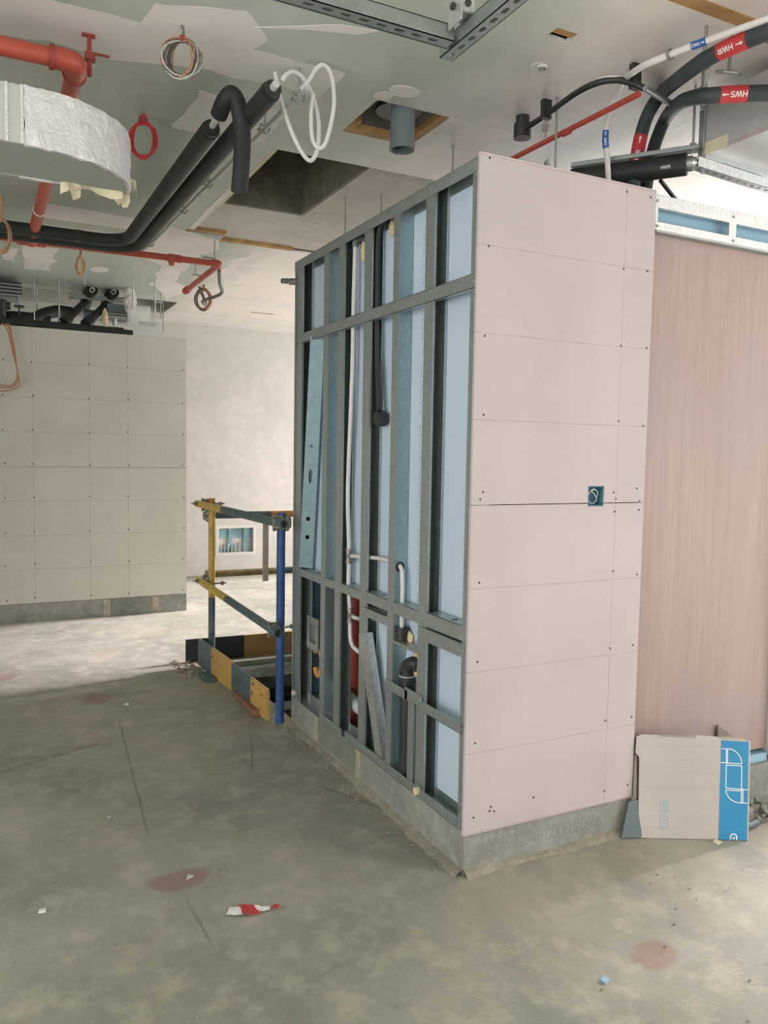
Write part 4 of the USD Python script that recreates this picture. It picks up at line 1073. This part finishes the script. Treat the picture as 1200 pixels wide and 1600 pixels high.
# grey drain stub through the ceiling opening
t = Thing('drain_stub', 'grey plastic drain stub hanging through the square ceiling opening', 'pipe')
t.part('pipe', hollow([(.13, .83, CZ + .16), (.13, .83, 2.866)], .054, .006, 28), M['grey_pvc'])
t.part('lip', hollow([(.13, .83, 2.885), (.13, .83, 2.864)], .0555, .008, 28), M['grey_pvc'])
t.part('flange', cat(disc((.15, .90, CZ + .03), (0, 0, 1), .105, .02, 28)), M['black'])
t.done()

# round ceiling fixings
for p, lab in (((0.403, 0.206, 3.026), 'round white ceiling outlet plate left of the black conduit'),):
    t = Thing('ceiling_outlet', lab, 'outlet plate')
    t.part('plate', disc((p[0], p[1], CZ - .006), (0, 0, 1), .020, .006, 20), M['label_white'])
    t.part('ring', hollow([(p[0], p[1], CZ - .010), (p[0], p[1], CZ - .004)], .013, .004, 16), M['galv_dark'])
    t.done()
for p in ((705,233), (770,203), (855,203), (1030,95)):
    pass

# black conduit on the right with its junction box
t = Thing('black_conduit', 'black conduit with a round junction box curving across the ceiling on the right', 'conduit')
jb = (0.612, 0.610, 2.960)
t.part('junction_box', cat(cyl((jb[0], jb[1], 2.932), (jb[0], jb[1], 2.992), .038, 18), cyl((jb[0], jb[1], 2.99), (jb[0], jb[1], CZ), .03, 16)), M['black'])
t.part('tube', tube(spline([(0.609, 0.578, 2.965), (0.602, 0.445, 2.965), (0.583, 0.220, 2.970), (0.597, 0.107, 2.970), (0.638, 0.047, 2.965), (0.690, 0.016, 2.950), (0.718, -0.009, 2.930)], 8), .0125, 12), M['black'])
t.part('bend_lining', tube(spline([(0.580, 0.197, 2.975), (0.598, 0.101, 2.980), (0.629, 0.048, 2.975), (0.684, 0.027, 2.965)], 8), .006, 10), M['white_pvc'])
for p in ((0.601, 0.431, 2.965), (0.701, 0.021, 2.950)): t.part('saddle', cat(bx(p[0] - .02, p[0] + .02, p[1] - .012, p[1] + .012, p[2] - .016, CZ)), M['black'], smooth=False)
t.part('tube', cyl((0.706, -0.029, 2.920), (0.955, 0.037, 2.920), .012, 10), M['galv_dark'])
t.done()
t = Thing('red_pipe', 'straight thin red pipe running behind the black pipes above the pink plasterboard', 'pipe')
t.part('pipe', cyl((.662, .95, 2.90), (.676, -.03, 2.893), .0115, 12), M['red'])
t.part('socket', cyl((.6705, .40, 2.8925), (.671, .36, 2.8925), .015, 12), M['red'])
t.done()

def wrap_text(word, c, axis, up_, r, h, flip=False):
    """lettering laid round a pipe: c is the middle of the word on the pipe's axis, up_ points out of the pipe at the middle"""
    m = meshkit.text_mesh(word, h, .0006, bold=True).subdivide(); v = m.vertices - m.bounds.mean(0)
    if flip: v[:, :2] *= -1
    a = np.array(axis, float); a /= np.linalg.norm(a); n = np.array(up_, float); n -= a * np.dot(n, a); n /= np.linalg.norm(n); s = np.cross(n, a)
    th = v[:, 1] / r; rr = r + .0006 + v[:, 2]
    m.vertices = np.array(c) + v[:, :1] * a + rr[:, None] * (np.cos(th)[:, None] * n + np.sin(th)[:, None] * s)
    return m
def arrow(c, axis, up_, r, L, flip=False):
    p = unary_union([sbox(-L / 2, -L * .07, L * .2, L * .07), Polygon([(L * .12, -L * .24), (L / 2, 0), (L * .12, L * .24)])])
    m = extr(p, .0006); m = m.subdivide(); v = m.vertices - m.bounds.mean(0)
    if flip: v[:, :2] *= -1
    a = np.array(axis, float); a /= np.linalg.norm(a); n = np.array(up_, float); n -= a * np.dot(n, a); n /= np.linalg.norm(n); s = np.cross(n, a)
    th = v[:, 1] / r; rr = r + .0008 + v[:, 2]
    m.vertices = np.array(c) + v[:, :1] * a + rr[:, None] * (np.cos(th)[:, None] * n + np.sin(th)[:, None] * s)
    return m
def insulated(name, lab, path, r, bands, word, band_mat='label_red', mat='foam_hazed', dense=10, txt_h=None):
    P = spline(path, dense) if len(path) > 2 else np.array([np.array(path[0]) + (np.array(path[1]) - np.array(path[0])) * k for k in np.linspace(0, 1, 10)])
    t = Thing(name, lab, 'pipe'); body = t.part('pipe', tube(P, r, 22), M[mat])
    S_ = np.r_[0, np.cumsum(np.linalg.norm(np.diff(P, axis=0), axis=1))]
    def at(d): return np.array([np.interp(d, S_, P[:, k]) for k in range(3)])
    for d0, d1, flip, ar in bands:
        if np.ndim(d0): d0, d1 = (S_[np.argmin(np.linalg.norm(P - np.array(q), axis=1))] / S_[-1] for q in (d0, d1))
        seg = np.array([at(d) for d in np.linspace(d0 * S_[-1], d1 * S_[-1], 8)])
        b = t.part('label_band', tube(seg, r + .0012, 22), M[band_mat])
        c = seg.mean(0); ax = seg[-1] - seg[0]; L = np.linalg.norm(ax)
        u_ = np.array(CAM) - c; h = txt_h or r * .62; dm = (d0 + d1) / 2 * S_[-1]; c = at(dm); an = ax / L
        def follow(m):
            v = m.vertices; x = (v - c) @ an
            m.vertices = v + np.array([at(dm + q) for q in x]) - (c + x[:, None] * an); return m
        
        t.part('lettering', follow(wrap_text(word, c - ax * .16 * ar, ax, u_, r + .0016, h, flip)), M['label_white'], parent=b)
        t.part('arrow', follow(arrow(c + ax * .33 * ar, ax * ar, u_, r + .0016, min(.03, L * .25), False)), M['label_white'], parent=b)
    return t
wp = [(0.795, 0.250, 2.657), (0.783, 0.250, 2.758), (0.759, 0.240, 2.847), (0.763, 0.220, 2.942), (0.709, 0.100, 2.989), (0.588, -0.122, 2.930), (0.608, -0.243, 2.930), (0.654, -0.400, 2.930), (0.706, -0.554, 2.930), (0.764, -0.708, 2.930), (.80, -2.6, 2.93)]
t = insulated('cold_water_pipe', 'thin white water pipe with blue labels bending down to the top of the pink plasterboard', wp, .0115, [(((0.765, 0.240, 2.798)), ((0.758, 0.240, 2.865)), False, 1), (((0.630, -0.320, 2.930)), ((0.643, -0.371, 2.930)), False, 1)], 'CWS', 'label_blue', 'white_pvc', txt_h=.009)
t.part('clip', cat(cyl((0.604, -0.246, 2.930), (0.729, -0.122, 3.020), .006, 8), hollow([np.array((0.607, -0.238, 2.930)), np.array((0.608, -0.248, 2.930))], .018, .004, 12)), M['galv_dark'])
t.done()
p1 = [(0.900, 0.220, 2.650), (0.912, 0.220, 2.758), (0.931, 0.220, 2.865), (0.949, 0.200, 2.957), (0.943, 0.130, 3.006), (0.714, -0.211, 2.900), (0.692, -0.356, 2.900), (0.706, -0.474, 2.900), (0.729, -0.572, 2.900), (0.762, -0.731, 2.900), (.88, -2.6, 2.90)]
t = insulated('hot_water_return_pipe', 'black insulated pipe with red HWR labels, the one that rises leftmost above the plasterboard', p1, .027, [(((0.903, 0.220, 2.728)), ((0.931, 0.220, 2.871)), False, 1), (((0.684, -0.381, 2.900)), ((0.696, -0.483, 2.900)), True, 1)], 'HWR', dense=24, txt_h=.017)
t.part('clip', cat(cyl((0.711, -0.299, 2.905), (0.704, -0.309, 3.020), .006, 8), hollow([np.array((0.699, -0.294, 2.900)), np.array((0.698, -0.314, 2.900))], .031, .004, 16)), M['galv_dark'])
t.done()
p2 = [(1.017, 0.270, 2.672), (1.039, 0.270, 2.796), (1.070, 0.270, 2.900), (1.074, 0.220, 2.979), (0.852, -0.067, 2.885), (0.782, -0.217, 2.835), (0.786, -0.271, 2.820), (0.835, -0.307, 2.820), (0.887, -0.344, 2.820), (0.940, -0.380, 2.820), (0.984, -0.410, 2.820), (1.02, -.68, 2.82), (1.02, -2.6, 2.82)]
t = insulated('hot_water_supply_pipe', 'black insulated pipe with a red HWS label turning right under the duct corner', p2, .027, [(((0.816, -0.267, 2.830)), ((0.879, -0.340, 2.820)), True, -1)], 'HWS', dense=24, txt_h=.018)
t.part('clip', cat(hollow([np.array((0.809, -0.198, 2.850)), np.array((0.812, -0.213, 2.845))], .032, .005, 16), cyl(((0.815, -0.202, 2.850)[0], (0.815, -0.202, 2.850)[1], 2.80), ((0.815, -0.202, 2.850)[0], (0.815, -0.202, 2.850)[1], CZ), .005, 8)), M['galv_dark'])
t.done()

# short fat insulated pipe on its support channel
A, Bq = np.array((.805, .345, 2.722)), np.array((1.022, .050, 2.722)); uq = (Bq - A) / np.linalg.norm(Bq - A)
t = Thing('insulated_pipe_end', 'fat black insulated pipe stub with a pale round cap above the pink plasterboard', 'pipe')
t.part('insulation', tube([A - uq * .1, Bq - uq * .03, Bq], .044, 24), M['black_foam'])
t.part('bare_pipe', cyl(Bq, Bq + uq * .022, .030, 18), M['galv_dark'])
t.part('cap', cat(cyl(Bq + uq * .020, Bq + uq * .036, .024, 18), cyl(Bq + uq * .034, Bq + uq * .040, .015, 14)), M['galv_bright'])
t.part('lettering', wrap_text('HWS', A + uq * .29, uq, np.array(CAM) - A, .0446, .012), M['duct_side'])
t.done()
t = Thing('support_channel', 'flat steel support channel hung on a rod above the fat insulated stub', 'strut channel')
t.part('channel', strut(A - uq * .10 + np.array([.0, .0, .047]), Bq + uq * .045 + np.array([0, 0, .047]), None, w=.05, h=.018, slots=False), M['galv_dark'], smooth=False)
rp = Bq + uq * .02
t.part('rod', cyl((rp[0], rp[1], 2.76), (rp[0], rp[1], CZ), .005, 8), M['rod'])
t.part('nut', disc((rp[0], rp[1], 2.788), (0, 0, 1), .013, .012, 6), M['rod'], smooth=False)
t.done()
t = Thing('black_brace', 'short black diagonal tube between the fat insulated stub and the header track', 'conduit')
t.part('tube', cyl((1.092, 0.260, 2.730), (1.246, 0.300, 2.667), .009, 10), M['black']); t.done()
rod((1.13, .42), 2.45, CZ, 'thin rod in the bright gap right of the black diagonal brace', grp=None)

# rectangular duct on the right with its trapeze hanger
t = Thing('rectangular_duct', 'grey foil-faced rectangular duct at the upper right ceiling corner', 'duct')
t.part('side_face', bx(1.075, 1.081, -1.6, .02, 2.752, 2.975), M['duct_side'], smooth=False)
t.part('body', bx(1.081, 1.75, -1.6, .018, 2.755, 2.972), M['duct_side'], smooth=False)
t.part('end_flange', bx(1.066, 1.76, .012, .036, 2.742, 2.985), M['galv'], smooth=False)
t.part('corner_tape', bx(1.072, 1.0755, -.10, .012, 2.752, 2.80), M['rag'], smooth=False)
t.part('red_marking', cat([bx(1.0742, 1.0752, -.10 - .018 * k, -.10 - .018 * k + .011, 2.757, 2.766 + .004 * (k % 3)) for k in range(11)]), M['pink_mark'], kind='stuff', smooth=False)
t.done()
t = Thing('trapeze_hanger', 'steel trapeze channel on rods under the rectangular duct', 'strut channel')
t.part('channel', strut((1.03, .02, 2.700), (1.95, .10, 2.700), None), M['galv_bright'], smooth=False)
t.part('rod', cyl((1.068, .012, 2.68), (1.068, .012, CZ), .005, 8), M['rod'])
t.part('rod', cyl((1.85, .09, 2.68), (1.85, .09, CZ), .005, 8), M['rod'])
for z in (2.688, 2.745): t.part('nut', disc((1.068, .012, z), (0, 0, 1), .012, .010, 6), M['rod'], smooth=False)
t.done()
t = Thing('ceiling_hook', 'small grey clamp with wing nuts hanging from the ceiling under the labelled pipes', 'pipe clip')
h0 = np.array((0.828, -0.307, 2.900))
t.part('stem', cyl(h0, (h0[0], h0[1], CZ), .006, 8), M['galv_dark']); t.part('wings', cat(cyl(h0 + np.array([-.03, .01, -.006]), h0 + np.array([.03, -.01, -.006]), .007, 8), disc(h0 + np.array([-.035, .012, -.01]), (0, 0, 1), .013, .005, 10), disc(h0 + np.array([.035, -.012, -.01]), (0, 0, 1), .013, .005, 10)), M['galv_dark']); t.done()
for p, lab in (((0.797, 0.684, 3.026), 'tiny cup-shaped fixing on the ceiling beside the red pipe'), ((1.079, 1.031, 3.026), 'small tan ceiling fixing just above the plasterboard top')):
    t = Thing('ceiling_fixing', lab, 'fixing'); t.part('cup', disc((p[0], p[1], CZ - .012), (0, 0, 1), .016, .012, 12), M['galv_bright']); t.part('stem', disc((p[0], p[1], CZ - .03), (0, 0, 1), .006, .02, 8), M['foam']); t.done()

# ------------------------------------------------------------------ services over the left partition
t = Thing('insulated_header', 'long black insulated pipe lying along the top of the left partition', 'pipe')
t.part('insulation', tube(spline([(-1.45, 5.42, 2.78), (-1.36, 5.42, 2.64), (-1.26, 5.42, 2.615), (-.9, 5.42, 2.612), (-.34, 5.42, 2.608)], 8), .042, 18), M['black_foam'])
t.part('end_piece', cyl((-.34, 5.42, 2.608), (-.255, 5.42, 2.606), .030, 16), M['black_foam'])
for x in (-.44, -.40, -.36): t.part('tape_ring', cyl((x, 5.42, 2.608), (x + .02, 5.42, 2.608), .045, 16), M['black'])
t.done()
t = Thing('insulated_pipe', 'big grey-black insulated pipe curving up over the left partition', 'pipe')
t.part('insulation', tube(spline([(-1.30, 5.55, 2.66), (-1.12, 5.60, 2.68), (-.98, 5.68, 2.76), (-.86, 5.74, 2.80), (-.74, 5.78, 2.80)], 8), .055, 18), M['black_foam'])
t.part('collar', cyl((-.76, 5.78, 2.80), (-.66, 5.80, 2.80), .060, 18), M['duct_side'])
t.part('sleeve', cyl((-.66, 5.80, 2.80), (-.52, 5.82, 2.80), .052, 18), M['grey_pvc'])
t.done()
for i, (dx, side_) in enumerate(((.0, 'left'), (.19, 'right'))):
    t = Thing('pipe_end', f'{side_} one of two black insulated pipe ends pointing out over the left partition', 'pipe')
    a0 = np.array((-.60 + dx, 5.72, 2.985)); e = np.array((-.585 + dx, 5.60, 3.0))
    t.part('insulation', hollow([a0 + np.array([0, .35, -.06]), a0, e], .052, .018, 18), M['black_foam'])
    t.part('bare_pipe', hollow([a0, e - np.array([0, .02, 0])], .024, .006, 14), M['white_pvc'])
    t.part('plug', cyl(a0, e + np.array([0, .02, 0]), .031, 14), M['black'])
    t.done()
    t = Thing('insulated_dropper', f'{side_} one of two sloping dark pipes below the trapeze over the left partition', 'pipe')
    b0 = np.array((-.63 + dx, 5.70, 2.90)); b1 = np.array((-.85 + dx, 5.45, 2.66))
    t.part('insulation', cyl(b0, b1, .036, 16), M['black_foam']); t.part('foot', cyl(b1 + (b0 - b1) * -.02, b1 + (b0 - b1) * .2, .05, 16), M['black']); t.done()
t = Thing('trapeze_hanger', 'trapeze channel carrying the two black pipe ends over the left partition', 'strut channel')
t.part('channel', strut((-.78, 5.70, 2.925), (-.22, 5.70, 2.93), None), M['galv_dark'], smooth=False)
for x in (-.755, -.235): t.part('rod', cyl((x, 5.70, 2.91), (x, 5.70, CZ + .02), .006, 8), M['rod'])
t.done()
for x, y, z0, z1, lab in ((-1.09, 5.45, 2.62, CZ, 'leftmost long rod over the left partition'), (-.885, 5.45, 2.64, CZ, 'bright rod left of the sloping pipes over the left partition'), (-1.05, 5.75, 2.80, CZ, 'dark thin rod behind the leftmost rod over the left partition'),
                          (-.725, 4.95, 2.92, CZ, 'pale rod hanging beside the small tan wire loop'), (-.33, 4.95, 2.75, CZ, 'pale rod hanging between the two pipe ends and the white drum'), (-.14, 4.95, 2.73, CZ, 'pale rod hanging nearest the white drum over the left partition'), (.03, 5.55, 2.78, CZ, 'short rod at the right of the white drum')):
    rod((x, y), z0, z1, lab, .0065, grp=None)
t = Thing('duct_fitting', 'dark ribbed duct end at the left picture edge above the partition', 'duct')
t.part('body', cbx(-1.9, -1.20, 5.55, 5.9, 2.86, 3.0, .01), M['galv_dark'], smooth=False)
for z in (2.885, 2.915, 2.945, 2.975): t.part('rib', bx(-1.9, -1.185, 5.535, 5.55, z, z + .014), M['black'], smooth=False)
t.part('rod', cyl((-1.21, 5.55, 2.62), (-1.21, 5.55, 2.88), .006, 8), M['rod'])
t.done()
t = Thing('valve_cluster', 'dark valve and pipe joint at the left picture edge above the partition', 'valve')
t.part('body', cat(cyl((-1.36, 5.5, 2.62), (-1.36, 5.5, 2.82), .05, 16), cyl((-1.42, 5.5, 2.77), (-1.28, 5.5, 2.77), .035, 14)), M['black']); t.part('handle', cat(bx(-1.25, -1.17, 5.49, 5.51, 2.765, 2.785), cyl((-1.21, 5.5, 2.70), (-1.21, 5.5, 2.79), .008, 8)), M['screw'], smooth=False)
t.part('pipe', tube(spline([(-1.33, 5.6, 2.70), (-1.15, 5.62, 2.71), (-.95, 5.66, 2.70)], 6), .04, 14), M['black_foam'])
t.done()
t = Thing('white_drum', 'white wrapped pipe drum over the right end of the left partition', 'pipe')
wd = np.array((-.165, 5.52, 2.80))
t.part('wrap', hollow([wd + np.array([-.10, .0, 0]), wd + np.array([.085, -.02, 0])], .082, .008, 24), M['label_white'])
t.part('core', cyl(wd + np.array([-.12, 0, 0]), wd + np.array([.08, -.02, 0]), .074, 20), M['label_white'])
t.done()
t = Thing('grey_pipe_run', 'grey pipe below the white drum with a rod end, right above the partition end', 'pipe')
t.part('pipe', cyl((-.52, 5.62, 2.735), (-.27, 5.62, 2.725), .022, 14), M['white_conduit']); t.part('pipe', cyl((-.20, 5.42, 2.705), (-.04, 5.40, 2.70), .018, 14), M['white_conduit'])
t.part('bracket', cat(bx(-.03, .05, 5.52, 5.54, 2.93, 2.94), bx(.045, .052, 5.52, 5.54, 2.66, 2.94)), M['galv'], smooth=False)
t.part('joint', cat(cyl((-.40, 5.5, 2.68), (-.40, 5.5, 2.74), .02, 12)), M['galv'])
t.done()
t = Thing('equipment_box', 'small grey box with slats hanging beside the crumpled plastic over the left partition', 'equipment box')
t.part('body', cbx(-.46, -.26, 5.55, 5.68, 2.80, 2.885, .005), M['grey_pvc'], smooth=False)
for z in (2.79, 2.755): t.part('tray', bx(-.50, -.27, 5.50, 5.62, z - .012, z), M['galv_dark'], smooth=False)
t.done()
def crumple(c, r, seed):
    m = trimesh.creation.icosphere(3, 1.0); v = m.vertices
    m.vertices = v * np.array(r) * (.45 + 1.1 * meshkit.fbm(v * 2.6 + seed, 4, seed))[:, None] + np.array(c)
    return m
single('plastic_sheet', cat(crumple((-.27, 5.50, 2.985), (.055, .04, .05), 4), crumple((-.26, 5.49, 2.89), (.055, .04, .085), 6)), M['plastic_bag'], 'crumpled white plastic sheet hanging beside the right pipe end over the left partition', 'plastic sheet', smooth=False)
single('foam_lump', foam_blob((-.50, 5.42, 2.72), (.028, .03, .09), 9), M['foam'], 'lump of tan foam on a pipe above the middle of the left partition', 'expanding foam')

# ------------------------------------------------------------------ litter on the floor
def scrap(c, pts, th, rz, mat):
    p = Polygon(pts); m = extr(p, th); a = rz
    return rot_to(m, (math.cos(a), math.sin(a), 0), (-math.sin(a), math.cos(a), 0), (0, 0, 1), (c[0], c[1], .001))
t = Thing('paper_scrap', 'crumpled red and white paper scrap lying on the floor in the foreground', 'paper scrap')
def sheet(poly, c, seed, amp=.012, lift=.004):
    m = extr(poly, .0012); m = m.subdivide_to_size(.012); v = m.vertices
    v[:, 2] += lift + amp * (meshkit.fbm(np.c_[v[:, :2] * 40, np.zeros(len(v))], 3, seed)); 
    a = -.42; return rot_to(m, (math.cos(a), math.sin(a), 0), (-math.sin(a), math.cos(a), 0), (0, 0, 1), (*c, .0))
pc = (-.775, .10)
t.part('white_paper', sheet(Polygon([(-.075, -.020), (-.02, -.028), (-.012, .022), (-.068, .020)]), pc, 1), M['label_white'])
t.part('red_paper', sheet(Polygon([(-.045, .028), (.004, .034), (.022, .004), (.042, -.014), (-.004, -.030), (-.022, -.026), (-.03, .008)]), pc, 1, lift=.006), M['label_red'])
t.part('white_paper', sheet(Polygon([(.0, .030), (.035, .022), (.068, .024), (.066, .006), (.03, -.004), (.018, .008)]), pc, 1), M['label_white'])
t.part('red_paper', sheet(Polygon([(.066, .004), (.092, .002), (.100, .026), (.076, .030)]), pc, 1, lift=.008), M['label_red'])
t.done()
for c, pts, rz, mat, nm, lab in (((0.061, -0.678, 0.000), [(-.012, -.008), (.010, -.010), (.013, .008), (-.008, .010)], .4, 'header_blue', 'board_chip', 'small pale blue board chip on the floor at the front right'),
                                 ((-0.910, 0.406, 0.000), [(-.014, -.008), (.016, -.012), (.012, .010)], .6, 'white_conduit', 'metal_chip', 'small pale chip on the worn red floor spot'),
                                 ((-1.392, 0.398, 0.000), [(-.012, -.006), (.010, -.010), (.012, .008), (-.009, .008)], 0, 'label_white', 'board_chip', 'tiny white chip on the floor at the far left front'),
                                 ((-1.099, 1.017, 0.000), [(-.010, -.010), (.010, -.008), (.010, .010)], 0, 'galv_bright', 'metal_chip', 'tiny shiny metal chip on the floor left of the worn red spot'),
                                 ((-0.788, 2.523, 0.000), [(-.012, -.010), (.014, -.010), (.006, .012)], 0, 'label_white', 'board_chip', 'tiny white chip on the floor beside the farther red spot'),
                                 ((1.061, -0.221, 0.000), [(-.016, -.010), (.012, -.014), (.016, .010), (-.010, .012)], .3, 'rag', 'board_chip', 'pale chip on the floor at the foot of the blue card print')):
    single(nm, scrap(c, pts, .006, rz, mat), M[mat], lab, 'debris chip', smooth=False)
sp = extr(Polygon([(0, 0), (.30, .03), (.55, .02), (.56, .05), (.30, .06), (.20, .12), (.17, .12), (.22, .05), (0, .03)]), .003)
single('slurry_streak', rot_to(sp, (.93, .37, 0), (-.37, .93, 0), (0, 0, 1), (*(-1.518, 1.680, 0.000)[:2], .0005)), M['mortar'], 'dried forked mortar streak on the shaded floor at the left', 'mortar streak', smooth=False)
gr = []
for i in range(220):
    x = rng.uniform(-2.2, 1.3); y = rng.uniform(-1.0, 2.6)
    if x > -.05 and y > -.05: continue
    s_ = rng.uniform(.0015, .0045); m = trimesh.creation.icosphere(0, s_); m.apply_translation([x, y, s_ * .5]); gr.append(m)
for i in range(160):
    y = rng.uniform(-.02, 1.8); s_ = rng.uniform(.002, .006); m = trimesh.creation.icosphere(0, s_); m.apply_translation([-.02 - abs(rng.gauss(0, .05)), y, s_ * .5]); gr.append(m)
single('grit', cat(gr), M['mortar'], 'fine mortar grit scattered over the concrete floor', 'grit', kind='stuff', smooth=False)
rb = []
for i in range(40):
    s_ = rng.uniform(.01, .035); m = trimesh.creation.icosphere(0, s_ * .8); m.vertices *= nrng.uniform(.4, 1.2, m.vertices.shape); m.apply_translation([rng.uniform(1.22, 1.55), rng.uniform(-.16, -.02), s_ * .4]); rb.append(m)
single('rubble', cat(rb), M['kerb'], 'heap of grey rubble on the floor right of the cardboard box', 'rubble', kind='stuff', smooth=False)
t = Thing('pipe_offcut', 'short blue-grey pipe offcut on the floor right of the cardboard box', 'pipe')
t.part('pipe', hollow([(1.215, -.20, .016), (1.34, -.185, .016)], .016, .003, 12), M['teal_paint']); t.part('tail', cyl((1.34, -.185, .010), (1.60, -.17, .008), .004, 8), M['screw']); t.done()
